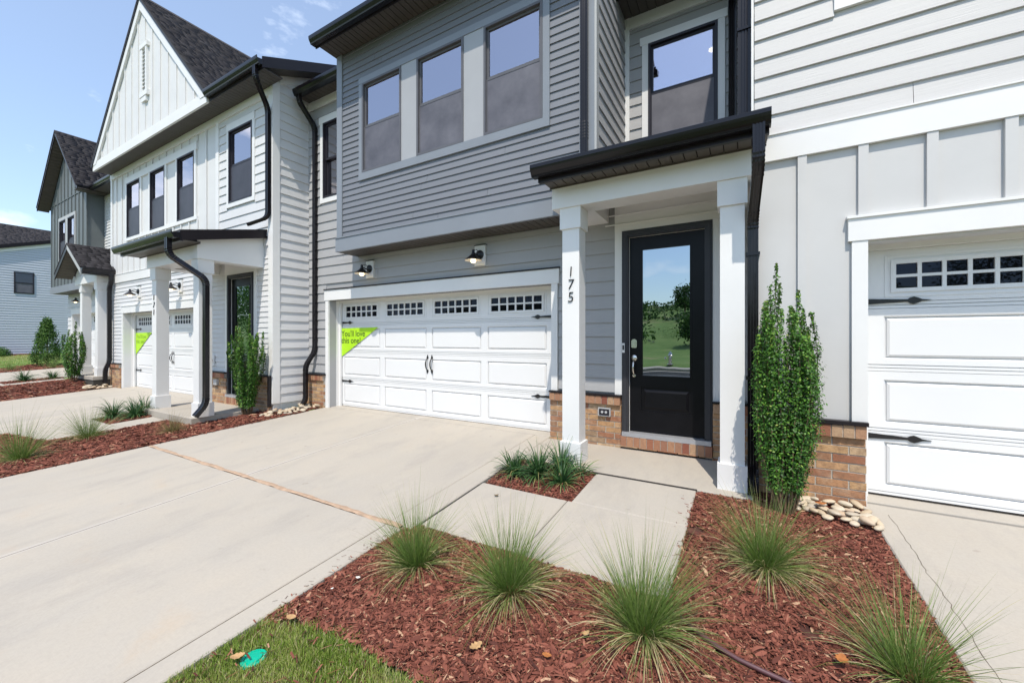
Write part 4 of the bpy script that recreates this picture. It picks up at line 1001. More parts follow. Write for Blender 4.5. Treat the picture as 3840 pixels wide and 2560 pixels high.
for s in (-1, 1):
    ex_, ez = bx+s*hw7, bz-hw7
    MB().prism([(ex_, 4.355, ez-.12), (bx, 4.355, bz-.12), (bx, 4.355, bz+.0), (ex_, 4.355, ez+.0)], (0, .025, 0)).build('rake_fascia', FASCIA, t167)
    n = 26
    for i in range(n):
        a, b = i/n+.002, (i+1)/n-.002
        MB().prism([(bx+s*hw7*a, 4.382, bz-hw7*a-.10), (bx+s*hw7*b, 4.382, bz-hw7*b-.10), (bx+s*hw7*b, 4.382, bz-hw7*b-.085), (bx+s*hw7*a, 4.382, bz-hw7*a-.085)], (0, .305, 0)).build('soffit_plank', SOFFIT, t167)
    if s < 0: MB().prism([(ex_, 4.34, ez), (bx, 4.34, bz), (bx, 4.34, bz+.05), (ex_, 4.34, ez+.05)], (0, 6, 0)).build('gable_roof', SHING_FLAT, t167)
e7 = (bx+hw7+.03, bz-hw7-.03)
m = MB(); m.v = [(e7[0], 4.34, e7[1]), (e7[0], 4.78, e7[1]), (bx, 9.9, bz), (bx, 4.34, bz), (e7[0], 4.34, e7[1]+.05), (e7[0], 4.78, e7[1]+.05), (bx, 9.9, bz+.05), (bx, 4.34, bz+.05)]
m.f = [(0, 1, 2, 3), (7, 6, 5, 4), (0, 4, 5, 1), (1, 5, 6, 2), (2, 6, 7, 3), (3, 7, 4, 0)]; m.build('gable_roof', SHING_FLAT, t167)
shingles(t167, lambda v: (e7[0]-v*q, 4.33, e7[1]+.052+v*q), lambda v: (e7[0]-v*q, 4.78+v*q/.48, e7[1]+.052+v*q), (-q, 0, q), (q, 0, q), 3.42)
shingles(t167, lambda v: (-19.4-.0*v, 4.74+v*.9015, 6.62+v*.4327), lambda v: (-16.42, 4.74+v*.9015, 6.62+v*.4327), (0, .9015, .4327), (0, -.4327, .9015), 3.0)
MB().prism([(-19.45, 4.75, 6.55), (-19.45, 4.75, 6.61), (-19.45, 11, 9.61), (-19.45, 11, 6.55)], (3.02, 0, 0)).build('roof', SHING_FLAT, t167)
gutter_y(t167, e7[0]-.05, 4.36, 4.72, e7[1]-.08, 1); gutter(t167, e7[0]-.02, -16.43, 4.73, 6.48)
soffit(t167, -19.84, -16.47, 4.75, 5.149, 6.5, .12); bo('eave_soffit', SOFFIT, t167, -19.86, -19.4, 4.38, 5.1, 6.47, 6.49)
# gabled porch of 167
pcx, phw, pz, pe = -17.42, 1.22, 4.20, 3.40
for i, x in enumerate((-18.1, -16.72)):
    c = MB().box(x+.02, x+.225, 4.12, 4.325, .52, 2.85).build('porch_column', WHITE, t167)
    MB().box(x, x+.25, 4.10, 4.35, .28, .525).build('column_plinth', WHITE, c); MB().box(x, x+.25, 4.10, 4.35, 2.84, 3.0695).build('column_cap', WHITE, c)
bo('porch_beam', WHITE, t167, -18.42, -16.42, 4.08, 4.37, 3.07, 3.31)
bo('porch_beam', WHITE, t167, -18.42, -18.17, 4.3705, 5.149, 3.071, 3.31); bo('porch_beam', WHITE, t167, -16.67, -16.42, 4.3705, 5.149, 3.071, 3.31)
MB().prism([(-18.40, 4.10, 3.3105), (-16.44, 4.10, 3.3105), (-16.44, 4.10, 3.42), (pcx, 4.10, 4.08), (-18.40, 4.10, 3.42)], (0, .05, 0)).build('porch_gable', BB171, t167)
for x in (-17.95, -17.55, -17.15, -16.8): bo('batten', BB171, t167, x, x+.04, 4.083, 4.099, 3.311, 4.06-abs(x+.02-pcx)*.66)
sl = (pz-pe)/phw
for s in (-1, 1):
    ex_ = pcx+s*(phw+.02); ez = pz-(phw+.02)*sl
    MB().prism([(ex_, 3.69, ez-.16), (pcx, 3.69, pz-.16), (pcx, 3.69, pz), (ex_, 3.69, ez)], (0, .025, 0)).build('rake_fascia', TRIMLG if s > 0 else FASCIA, t167)
    n = 11
    for i in range(n):
        a, b = i/n+.004, (i+1)/n-.004
        MB().prism([(pcx+s*phw*a, 3.716, pz-sl*phw*a-.13), (pcx+s*phw*b, 3.716, pz-sl*phw*b-.13), (pcx+s*phw*b, 3.716, pz-sl*phw*b-.115), (pcx+s*phw*a, 3.716, pz-sl*phw*a-.115)], (0, .36, 0)).build('soffit_plank', SOFFIT, t167)
    MB().prism([(ex_, 3.68, ez), (pcx, 3.68, pz), (pcx, 3.68, pz+.03), (ex_, 3.68, ez+.03)], (0, 1.46, 0)).build('porch_roof', SHING_FLAT, t167)
nl = math.sqrt(1+sl*sl)
shingles(t167, lambda v: (pcx+phw+.03-v/nl, 3.67, pz-(phw+.03)*sl+.032+v*sl/nl), lambda v: (pcx+phw+.03-v/nl, 5.14, pz-(phw+.03)*sl+.032+v*sl/nl), (-1/nl, 0, sl/nl), (sl/nl, 0, 1/nl), phw*nl)
gutter_y(t167, pcx+phw+.02, 3.70, 4.395, pz-(phw+.02)*sl-.11, 1)
bo('fascia', GUTTER, t167, pcx+phw+.021, pcx+phw+.12, 3.705, 4.39, pz-(phw+.02)*sl-.14, pz-(phw+.02)*sl-.0)
bo('gutter_end', GUTTER, t167, pcx+phw-.2, pcx+phw+.02, 3.72, 4.39, pz-(phw+.02)*sl-.16, pz-(phw+.02)*sl-.10)
downspout(t167, [(-16.11, 4.31, 3.32), (-16.11, 4.31, 3.05), (-16.26, 4.31, 2.9), (-16.26, 4.31, .70), (-16.24, 4.22, .5), (-16.2, 4.2, .1)], (0, 1, 0), prof=_dsp(.05, .036))
# ------------------------------------------------------------------ far detached house
fh = thing('house', 'detached house clad in cool white lap siding with one dark window, at the left edge', 'house', (-32, 6, .6))
FW = (4.95, 5.62, 3.70, 4.78)
m = MB(); m.prism([(-32.2, .5, .3), (-32.2, 12, .3), (-32.2, 12, 8.4), (-32.2, .5, 4.55)], (.198, 0, 0)).build('wall', SIDFAR, fh)
z = .62; exf = .128
while z < 7.6:
    y0 = max(1.5, (z+exf-5.88)/.342+4.5)
    if z+exf < 4.9: y0 = 1.5
    if y0 < 8.2:
        for (a, b) in segs(y0, 8.2, z, z+exf, (FW,)): lap_board(SIDFAR, fh, 'R', -32, a, b, z, exf, .024)
    z += exf
fw = MB().box(-31.99, -31.95, FW[0], FW[0]+.05, FW[2], FW[3]).box(-31.99, -31.95, FW[1]-.05, FW[1], FW[2], FW[3]).box(-31.99, -31.95, FW[0]+.05, FW[1]-.05, FW[3]-.05, FW[3]).box(-31.99, -31.95, FW[0]+.05, FW[1]-.05, FW[2], FW[2]+.05).box(-31.985, -31.955, FW[0]+.05, FW[1]-.05, 4.21, 4.26).build('window', FRAME, fh)
bo('pane', GLASS_BLUE, fw, -31.999, -31.975, FW[0]+.05, FW[1]-.05, 4.26, FW[3]-.05); bo('insect_screen', SCREEN, fw, -31.999, -31.97, FW[0]+.05, FW[1]-.05, FW[2]+.05, 4.21)
def rz(y): return 5.98+.342*(y-4.5)
MB().prism([(-31.99, 1.2, rz(1.2)-.30), (-31.99, 1.2, rz(1.2)-.10), (-31.99, 9.5, rz(9.5)-.10), (-31.99, 9.5, rz(9.5)-.30)], (.03, 0, 0)).build('rake_frieze', WHITE, fh)
MB().prism([(-32.1, 1.1, rz(1.1)-.12), (-32.1, 1.1, rz(1.1)+.06), (-32.1, 9.5, rz(9.5)+.06), (-32.1, 9.5, rz(9.5)-.12)], (.26, 0, 0)).build('rake_fascia', FASCIA, fh)
def fr(v): return -31.9-v*.92
m = MB(); m.v = [(-32.25, .5, 5.0), (-32.25, 14, 5.0), (-38.5, 14, 8.28), (-38.5, .5, 8.28)]; m.f = [(0, 1, 2, 3)]
m.v += [(x, y, z-.1) for x, y, z in m.v]; m.f += [(7, 6, 5, 4), (0, 4, 5, 1), (1, 5, 6, 2), (2, 6, 7, 3), (3, 7, 4, 0)]; m.build('roof', SHING_FLAT, fh)
cF = .885; sF = .4645
shingles(fh, lambda v: (-32.25-v*cF, 1.0, 5.01+v*sF), lambda v: (-32.25-v*cF, 11.0, 5.01+v*sF), (-cF, 0, sF), (sF, 0, cF), 7.05, ex=.2)
bo('wall', SIDFAR, fh, -46, -32.21, 12, 12.2, .3, 4.5); bo('foundation', FOUND, fh, -32.1, -31.985, 1.5, 8.2, .3, .62)

# ------------------------------------------------------------------ mulch beds
def fbm(x, y):
    return .5*np.sin(x*3.1+1.3*np.sin(y*2.3))+.3*np.sin(y*5.7+x*2.1)+.2*np.sin(x*11.+y*7.)
HV = np.vectorize(H)
def bed_z(x, y, lift=-.02, amp=.012): return HV(x, y) + lift + amp*fbm(np.asarray(x)*1.0, np.asarray(y)*1.0)
def in_poly(x, y, poly):
    c = np.zeros(len(x), bool); n = len(poly)
    for i in range(n):
        x0, y0 = poly[i]; x1, y1 = poly[(i+1) % n]
        k = ((y0 > y) != (y1 > y)) & (x < (x1-x0)*(y-y0)/((y1-y0) if y1 != y0 else 1e-9)+x0); c ^= k
    return c
def bed(label, poly, dens, ln, lift=-.02, res=.06, bare=()):
    xs = [p[0] for p in poly]; ys = [p[1] for p in poly]
    # base sheet: fan-free grid clipped to the polygon by dropping outside cells
    gx = np.arange(min(xs)-res, max(xs)+res, res); gy = np.arange(min(ys)-res, max(ys)+res, res)
    X, Y = np.meshgrid(gx, gy); Z = bed_z(X, Y, lift-.008)
    cx = (X[:-1, :-1]+res/2).ravel(); cy = (Y[:-1, :-1]+res/2).ravel(); ok = in_poly(cx, cy, poly)
    n = len(gx); idx = np.arange(X.size).reshape(X.shape)
    F = np.stack([idx[:-1, :-1].ravel(), idx[:-1, 1:].ravel(), idx[1:, 1:].ravel(), idx[1:, :-1].ravel()], 1)[ok]
    o = bulk('mulch_bed', np.stack([X.ravel(), Y.ravel(), Z.ravel()], 1), F, np.zeros(X.size), SOIL, None, (0, 0, 0))
    for p in o.data.polygons: p.use_smooth = True
    tag(o, label, kind='structure')
    area = abs(sum(poly[i][0]*poly[(i+1) % len(poly)][1]-poly[(i+1) % len(poly)][0]*poly[i][1] for i in range(len(poly))))/2
    N_ = int(area*dens*1.6*(max(xs)-min(xs))*(max(ys)-min(ys))/area/1.6)
    x = rng.uniform(min(xs), max(xs), N_); y = rng.uniform(min(ys), max(ys), N_); k = in_poly(x, y, poly)
    for (bx_, by_, br) in bare: k &= ((x-bx_)**2+(y-by_)**2 > br**2*rng.uniform(.3, 1.6, N_)) 
    x, y = x[k], y[k]; n = len(x)
    L = ln*rng.lognormal(0, .55, n)*.5; L = np.clip(L, ln*.15, ln*1.5); W = np.clip(L*rng.uniform(.12, .38, n), .0015, .011); T = rng.uniform(.0012, .005, n)*(ln/.035)
    th = rng.uniform(0, 2*np.pi, n); pit = rng.normal(0, .22, n); rol = rng.normal(0, .5, n)
    z = bed_z(x, y, lift) + rng.uniform(-.004, .012, n)
    d = np.stack([np.cos(th)*np.cos(pit), np.sin(th)*np.cos(pit), np.sin(pit)], 1)
    s0 = np.stack([-np.sin(th), np.cos(th), np.zeros(n)], 1); up = np.cross(d, s0)
    s = s0*np.cos(rol)[:, None]+up*np.sin(rol)[:, None]; u = np.cross(d, s)
    C = np.stack([x, y, z], 1)
    bend = (rng.normal(0, .12, n)*L)[:, None]
    vs = []
    for (a, wf, off) in ((-1, .45, 0), (-.2, 1., 1), (.45, .9, .8), (1, .3, 0)):
        j = rng.normal(0, .1, n)[:, None]*W[:, None]
        ctr = C + d*(a*L)[:, None] + u*bend*off
        for (sw, tt) in ((-1, 0), (1, 0), (0.15, 1)):
            vs.append(ctr + s*(sw*wf*W)[:, None]+j*s + u*(tt*T*(wf))[:, None])
    V = np.stack(vs, 1); # n,12,3
    base = (np.arange(n)*12)[:, None]
    fl = []
    for i in range(3):
        a = 3*i; b = a+3
        fl += [(a, a+2, b+2, b), (a+2, a+1, b+1, b+2)]
    F = (base[:, None, :] + np.array(fl)[None]).reshape(-1, 4)
    t = np.clip(rng.normal(.48, .27, n), 0, 1); t[rng.random(n) < .003] = 1.
    o = bulk('mulch_chips', V.reshape(-1, 3), F, np.repeat(t, 12), CHIPS, None, (0, 0, 0))
    tag(o, 'loose shredded red-brown bark mulch chips', kind='stuff')
P175 = [(-2.425, 1.30), (-2.425, 2.10), (-2.40, 2.515), (-.385, 2.515), (-.385, 4.165), (.08, 4.17), (.08, 4.40), (.89, 4.40), (.893, 3.0), (.90, .0), (-.45, .0), (-.6, .85), (-1.15, 1.42), (-1.7, 1.44), (-2.2, 1.40)]
bed('reddish brown mulch bed in the foreground between walkway and right-hand driveway', P175, 16000, .0255, lift=-.012, bare=((.30, 2.60, .07), (-.33, 3.42, .08)))
bed('small square mulch patch beside the left porch column of 175', [(-2.33, 3.45), (-1.365, 3.45), (-1.365, 4.18), (-1.93, 4.18), (-1.93, 4.235), (-2.33, 4.235)], 7500, .028, lift=-.018)
P171 = [(-10.85, 1.0), (-10.85, 1.60), (-9.44, 1.76), (-9.2, 2.6), (-9.26, 3.22), (-8.27, 3.22), (-8.27, 4.34), (-7.95, 4.40), (-7.35, 5.10), (-7.335, 4.6), (-7.38, 3.6), (-7.47, 2.4), (-7.58, 1.0), (-7.7, -.8), (-10.8, -.8)]
bed('mulch bed between the two driveways in front of 171', P171, 2600, .045, lift=.0)
bed('small mulch square with liriope beside the walk of 171', [(-10.85, 2.63), (-9.90, 2.63), (-9.86, 3.31), (-10.42, 3.31), (-10.42, 4.3), (-10.5, 4.3), (-10.85, 3.31)], 1800, .05, lift=-.008)
bed('mulch bed in front of the dark grey townhouse', [(-18.0, 1.2), (-17.95, 3.97), (-16.35, 3.97), (-16.35, 4.6), (-16.05, 4.4), (-16.05, -.5), (-18.6, -.5)], 900, .07, lift=.0)
bed('small mulch square with liriope in front of the dark grey townhouse', rect(-19.58, -18.62, 2.72, 3.9), 700, .06, lift=.0)
bed('narrow mulch strip beside the far driveway', [(-26.2, 2.0), (-24.42, 2.0), (-24.42, 5.1), (-27.2, 5.6), (-27.2, 4.6)], 500, .07, lift=-.04)
bed('mulch strip at the foot of the far white house', rect(-31.95, -30.9, 1.5, 8), 200, .08, lift=-.05)

# ------------------------------------------------------------------ turf blades
def blades(name, x, y, z, hgt, wid, mat, label, kind='stuff', tl=0., seed=1):
    n = len(x); th = rng.uniform(0, 2*np.pi, n); ln = rng.uniform(.35, 1., n)*hgt; le = rng.normal(0, .45, n)*ln; a2 = rng.uniform(0, 2*np.pi, n)
    b = np.stack([x, y, z], 1); sd = np.stack([np.cos(th), np.sin(th), 0*th], 1)*wid*.5; ld = np.stack([np.cos(a2), np.sin(a2), 0*a2], 1)
    m_ = b + ld*(le*.35)[:, None] + np.array([0, 0, 1])*(ln*.6)[:, None]; t_ = b + ld*le[:, None] + np.array([0, 0, 1])*(ln*.95)[:, None]
    V = np.stack([b-sd, b+sd, m_+sd*.8, m_-sd*.8, t_+sd*.1, t_-sd*.1], 1); bs = (np.arange(n)*6)[:, None]
    F = (bs[:, None, :]+np.array([(0, 1, 2, 3), (3, 2, 4, 5)])[None]).reshape(-1, 4)
    patch = .5+.5*np.sin(x*5+2*np.sin(y*4))*np.sin(y*6+x*2)
    t = np.clip(rng.normal(.42, .2, n)+.5*(patch-.4)+tl, 0, 1); t[rng.random(n) < .09] = .97
    o = bulk(name, V.reshape(-1, 3), F, np.repeat(t, 6), mat, None, (0, 0, 0)); tag(o, label, kind=kind)
n = 120000; x = rng.uniform(-2.435, -.6, n); y = rng.uniform(.2, 1.52, n)
edge = 1.405+.03*np.clip(x+2.3, 0, .6)/.6+.025*np.sin(x*9)+.02*np.sin(x*23+1)-.9*np.clip(x+1.0, 0, 1)
k = (y < edge + rng.normal(0, .025, n)) & ((x+2.196)**2+(y-1.128)**2 > .048**2+rng.uniform(0, .004, n)) & (y > .2)
pl = .5+.5*np.sin(x*9+1.7*np.sin(y*7)); k &= rng.random(n) < .55+.6*pl
x, y = x[k], y[k]
blades('grass', x, y, HV(x, y)-.028, .042, .0034, LAWN, 'short clumpy green lawn at the bottom edge of the view')
n = 60000; x2 = rng.uniform(-2.43, -.45, n); y2 = rng.uniform(-1.6, .22, n); x3 = rng.uniform(-.45, .88, n//2); y3 = rng.uniform(-1.6, 0, n//2)
x2 = np.concatenate([x2, x3]); y2 = np.concatenate([y2, y3]); blades('grass', x2, y2, HV(x2, y2)-.05, .055, .006, LAWN, 'short lawn between the two driveways, towards the street')
bedl = slab(None, [(-2.425, 0.), (.9, 0.), (.9, 1.0), (-.7, .85), (-1.2, 1.36), (-1.75, 1.42), (-2.425, 1.40)], .05, SOIL, 'lawn_soil', dz=-.03); tag(bedl, 'bare clay soil under the near lawn', kind='structure')
n = 26000; x = rng.uniform(-31, -24.6, n); y = rng.uniform(1.5, 9.5, n); k = ~((x > -27.3) & (y > 1.9) & (y < 5.3)) & (x > -30.9)
blades('grass', x[k], y[k], HV(x[k], y[k])-.06, .06, .012, LAWN, 'far lawn between the terrace and the white house')

# ------------------------------------------------------------------ plants
def ribbons(base, dirs, length, width, droop, nseg, tint, name, mat, parent=None, anchor=None, twist=.4):
    """arching grass blades; base (n,3), dirs (n,3) initial direction"""
    n = len(base); P = [base]; d = dirs.copy(); st = (length/nseg)[:, None]; g_ = np.array([0, 0, -1.])
    for i in range(nseg):
        d = d + g_*(droop[:, None]*(i+1)/nseg); d /= np.linalg.norm(d, axis=1)[:, None]; P.append(P[-1]+d*st)
    hz = np.stack([-dirs[:, 1], dirs[:, 0], 0*dirs[:, 0]], 1)+rng.normal(0, twist, (n, 3)); hz /= np.linalg.norm(hz, axis=1)[:, None]
    prof = [.75, 1., .95, .75, .45, .08] if nseg == 5 else [.8, 1, .9, .6, .1]
    V = []
    for i, p in enumerate(P): w = (width*prof[i]*.5)[:, None]; V += [p-hz*w, p+hz*w]
    V = np.stack(V, 1); k = 2*(nseg+1); bs = (np.arange(n)*k)[:, None]
    F = (bs[:, None, :]+np.array([(2*i, 2*i+1, 2*i+3, 2*i+2) for i in range(nseg)])[None]).reshape(-1, 4)
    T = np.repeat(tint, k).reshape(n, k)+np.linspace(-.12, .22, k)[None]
    return bulk(name, V.reshape(-1, 3), F, np.clip(T, 0, 1).ravel(), mat, parent, anchor if anchor is not None else tuple(base[0]))
def grass_clump(x, y, r, h, n, label, group='ornamental grass clumps', mat=None, dz=0., dead=.12, lean=(0, 0)):
    z = H(x, y)-.02+dz; h = h*1.02; root = thing('ornamental_grass', label, 'grass clump', (x, y, z), group)
    def make(n, el_lo, el_hi, hl, w, dr, tm, nm, rb):
        n = int(n*.55); w = w*1.22
        az = rng.uniform(0, 2*np.pi, n); el = np.radians(rng.uniform(el_lo, el_hi, n))
        d = np.stack([np.cos(az)*np.cos(el)+lean[0], np.sin(az)*np.cos(el)+lean[1], np.sin(el)], 1); d /= np.linalg.norm(d, axis=1)[:, None]
        tz = rng.uniform(0, 2*np.pi, 16); tl_ = rng.uniform(.02, .2, 16); ti = rng.integers(0, 16, n)
        d[:, 0] += np.cos(tz)[ti]*tl_[ti]*2.2; d[:, 1] += np.sin(tz)[ti]*tl_[ti]*2.2; d += rng.normal(0, .10, d.shape); d[:, 2] = np.abs(d[:, 2]); d /= np.linalg.norm(d, axis=1)[:, None]
        rr = rb*np.sqrt(rng.random(n)); b = np.stack([x+np.cos(az+.4)*rr, y+np.sin(az+.4)*rr, np.full(n, z)+rng.uniform(0, .015, n)], 1)
        ln = hl*(.35+.75*rng.random(n)**.7)
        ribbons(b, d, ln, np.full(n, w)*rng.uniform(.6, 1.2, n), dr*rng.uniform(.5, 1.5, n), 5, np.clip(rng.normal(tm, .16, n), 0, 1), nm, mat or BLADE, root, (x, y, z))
    make(int(n*.50), 42, 88, h*1.05, .0027, .085, .36, 'blades', r*.15)
    make(int(n*.26), 8, 55, h*.92, .0029, .24, .42, 'blades', r*.16)
    make(int(n*dead), 0, 40, h*.85, .0034, .34, .85, 'dry_blades', r*.16)
    make(int(n*.10)+4, 25, 85, h*1.35, .0020, .07, .5, 'long_blades', r*.1)
    return root
G1_ = 'grass clumps in the foreground mulch'
grass_clump(-1.98, 2.09, .36, .47, 1500, 'leftmost clump of fine arching grass in the foreground mulch, beside the driveway corner', G1_, dead=.22, lean=(-.12, .05))
grass_clump(-1.275, 2.17, .40, .50, 1700, 'fine green grass clump in the foreground mulch just in front of the walkway, second from the left', G1_, dead=.3, lean=(.05, -.10))
grass_clump(-.47, 2.22, .42, .52, 1700, 'wide fine grass clump at the front right corner of the walkway', G1_, dead=.26, lean=(.10, .08))
grass_clump(.125, 3.14, .40, .50, 1600, 'fine grass clump in the mulch right in front of the tall holly', G1_, dead=.42, lean=(-.04, -.14))
grass_clump(.66, 2.50, .42, .46, 1000, 'large grass clump cut by the bottom right corner, overhanging the right driveway', G1_, dead=.22)
grass_clump(-8.46, 1.36, .45, .60, 1300, 'big grass clump at the left edge beside the main driveway', 'grass clumps by 171', dead=.15)
grass_clump(-9.02, 2.14, .42, .50, 1100, 'spiky grass clump on mulch in front of the walk of 171', 'grass clumps by 171', dead=.25)
grass_clump(-8.10, 2.90, .36, .34, 900, 'dry tan grass clump in front of the porch floor of 171', 'grass clumps by 171', mat=TANBLADE, dead=.3)
grass_clump(-18.2, 2.2, .42, .42, 600, 'grass clump on the mulch in front of the dark grey townhouse walk', 'grass clumps by the far driveway', dead=.2)
grass_clump(-25.8, 3.9, .45, .45, 500, 'low grass clump beside the far lawn left of the cone evergreen', 'grass clumps by the far driveway', dead=.3)
grass_clump(-25.0, 4.9, .5, .62, 500, 'pale wispy grass clump in front of the cone evergreen', 'grass clumps by the far driveway', dead=.3)
def liriope(x, y, s, label, group, n=70, dead=.15):
    z = H(x, y)-.015; root = thing('liriope', label, 'plant', (x, y, z), group)
    def mk(n, lo, hi, L, w, dr, tm, sd, nm):
        az = rng.uniform(0, 2*np.pi, n); el = np.radians(rng.uniform(lo, hi, n)); d = np.stack([np.cos(az)*np.cos(el), np.sin(az)*np.cos(el), np.sin(el)], 1)
        rr = .025*np.sqrt(rng.random(n)); b = np.stack([x+np.cos(az)*rr, y+np.sin(az)*rr, np.full(n, z)], 1)
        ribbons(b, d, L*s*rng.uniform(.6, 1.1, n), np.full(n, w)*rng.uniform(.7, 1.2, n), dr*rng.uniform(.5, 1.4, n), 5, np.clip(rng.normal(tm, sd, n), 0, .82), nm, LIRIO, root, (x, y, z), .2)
    mk(int(n*1.5), 20, 85, .36, .0135, .46, .36, .2, 'leaves'); mk(int(n*dead*1.4), 5, 55, .27, .009, .4, .95, .05, 'dry_leaves')
LG = 'liriope clumps beside the left porch column of 175'
for (x, y, s, lb, nn, dd) in ((-2.13, 3.78, .95, 'dark strappy liriope near the front left corner of the small mulch square', 75, .2), (-1.90, 3.86, 1.15, 'fullest dark green liriope in the middle of the small mulch square', 120, .15),
        (-1.74, 4.10, 1.15, 'tall dark liriope against the left porch column of 175', 100, .15), (-1.60, 3.79, .95, 'liriope with yellowed lower leaves at the front right of the small mulch square', 55, .6),
        (-1.52, 4.08, .85, 'sparse half-dried liriope by the step crack right of the porch column', 30, .8), (-2.24, 3.86, .8, 'sparse browning liriope at the left end of the small mulch square', 28, .8)):
    liriope(x, y, s, lb, LG, nn, dd)
for (x, y, s, lb) in ((-10.6, 2.86, 1.25, 'dark liriope nearest the walk in the planting square of 171'), (-10.15, 3.05, 1.2, 'dark liriope at the right end of the planting square of 171'), (-10.35, 3.25, 1.3, 'tall dark liriope in the back of the planting square of 171')):
    liriope(x, y, s, lb, 'liriope clumps by 171', 130, .2)
liriope(-19.1, 3.15, 1.3, 'small liriope left of the far columnar holly', 'liriope clumps by the dark grey townhouse', 110, .1); liriope(-18.85, 3.7, 1.0, 'low liriope just behind the far columnar holly', 'liriope clumps by the dark grey townhouse', 90, .1)

def leaves(C, Nrm, size, tint, name, mat, parent, anchor):
    """pointed oval leaves folded along the midrib"""
    n = len(C); a = rng.normal(0, 1, (n, 3)); t = a - Nrm*np.sum(a*Nrm, 1)[:, None]; t /= np.linalg.norm(t, axis=1)[:, None]; b = np.cross(Nrm, t)
    L = size[:, None]; V = np.stack([C-t*L*.5, C+b*L*.27+Nrm*L*.07, C+t*L*.5, C-b*L*.27+Nrm*L*.07], 1)
    bs = (np.arange(n)*4)[:, None]; F = (bs[:, None, :]+np.array([(0, 1, 2), (0, 2, 3)])[None]).reshape(-1, 3)
    return bulk(name, V.reshape(-1, 3), F, np.repeat(np.clip(tint, 0, 1), 4), mat, parent, anchor)
def holly(x, y, h, r, nst, nleaf, ls, label, lean=(0, 0), spread=1., group='columnar hollies beside the porches', vee=False):
    z = H(x, y)-.03; root = thing('columnar_holly', label, 'shrub', (x, y, z), group); sm = MB(); C = []; Nn = []; T = []; per = nleaf//nst
    for i in range(nst):
        az = i*2.399+random.uniform(-.3, .3); rr = r*math.sqrt((i+.5)/nst)*random.uniform(.80, 1.06); hh = h*(1-.24*(rr/r)**1.5)*random.uniform(.76, 1.0)
        if i == 1: hh = h
        bx_ = x+math.cos(az)*.05; by_ = y+math.sin(az)*.05; pts = []; ph = random.uniform(0, 6)
        for k in range(13):
            t = k/12; e = (min(1, t*1.25)**.75)*rr*(1.0 - .30*max(0, t-.55)/.45)
            if vee: e = rr*(t**.85)*1.15; e *= spread
            pts.append(Vector((bx_+math.cos(az)*e+lean[0]*t*t*h+.012*math.sin(9*t+ph), by_+math.sin(az)*e+lean[1]*t*t*h+.012*math.cos(8*t+ph), z+hh*t)))
        w = .006
        sm.sweep(pts, (math.sin(az), -math.cos(az), 0), [(w, 0), (0, w), (-w, 0), (0, -w)], [1.3-1.05*k/12 for k in range(13)])
        tt = rng.uniform(.10, 1.0, per)**.85; P = np.array([list(p) for p in pts]); f = tt*12; i0 = np.clip(f.astype(int), 0, 11); fr_ = (f-i0)[:, None]
        c = P[i0]*(1-fr_)+P[i0+1]*fr_
        clump = .55+.45*np.sin(tt*h*26+ph)*np.sin(tt*h*61+ph*2)
        sr = (.066*(1-.74*np.clip((tt-.74)/.26, 0, 1)))*np.clip(r/.26, .7, 1.5)*(.42+.80*clump)
        v = rng.normal(0, 1, (per, 3)); v /= np.linalg.norm(v, axis=1)[:, None]; q_ = v*(sr*rng.random(per)**.45)[:, None]; q_[:, 2] *= .7
        c = c+q_; C.append(c); out = c-np.array([x, y, 0]); out[:, 2] = 0; on = out/(np.linalg.norm(out, axis=1)[:, None]+1e-6)
        nn = v*.6+on*.5+np.array([0, 0, .75])+rng.normal(0, .35, (per, 3)); nn /= np.linalg.norm(nn, axis=1)[:, None]; Nn.append(nn)
        T.append(.36+.22*rng.normal(0, 1, per)+.22*(rng.random(per) < .22)+.25*np.clip((tt-.85)/.15, 0, 1))
    sm.build('stem', STEM, root); C = np.concatenate(C); 
    leaves(C, np.concatenate(Nn), ls*rng.uniform(.7, 1.15, len(C)), np.concatenate(T), 'foliage', HOLLY, root, (x, y, z)); return root
holly(.30, 4.06, 2.12, .25, 36, 36000, .026, 'tall narrow glossy holly standing between the right porch column and the garage of 179', spread=1.0)
holly(-8.17, 4.08, 1.95, .27, 22, 19000, .032, 'ragged holly leaning right in front of the black door of 171', lean=(.06, -.02), vee=True)
holly(-17.25, 3.80, 1.80, .29, 18, 8000, .045, 'small far holly column in front of the porch of the dark grey townhouse')
# straggling twig reaching out of the middle holly
def arbor(x, y, h, r, n, label):
    z = H(x, y)-.05; root = thing('arborvitae', label, 'shrub', (x, y, z)); C = []; T = []; Nn = []
    for k in range(n//60):
        t = random.random()**.8; az = random.uniform(0, 6.28); rr = r*(1-t)**.75*(t*3.5+.45 if t < .16 else 1)*random.uniform(.82, 1.02)
        cx, cy, cz = x+math.cos(az)*rr*.85, y+math.sin(az)*rr*.85, z+.06+t*h*.93
        c = np.array([cx, cy, cz])+rng.normal(0, 1, (60, 3))*np.array([.06, .06, .10]); C.append(c)
        T.append(np.clip(rng.normal(.45+.3*random.uniform(-1, 1), .2, 60), 0, 1)); Nn.append(np.stack([np.cos(az+rng.normal(0, .8, 60)), np.sin(az+rng.normal(0, .8, 60)), rng.normal(.3, .3, 60)], 1))
    C = np.concatenate(C); Nn = np.concatenate(Nn); Nn /= np.linalg.norm(Nn, axis=1)[:, None]
    leaves(C, Nn, rng.uniform(.04, .08, len(C)), np.concatenate(T), 'foliage', ARBOR, root, (x, y, z))
    MB().lathe((x, y, z), (0, 0, 1), [(.035, 0), (.02, h*.7), (.001, h*.9)], 8).build('trunk', STEM, root)
arbor(-26.6, 5.05, 2.05, .62, 9000, 'bright green cone-shaped evergreen on the lawn in front of the white house')
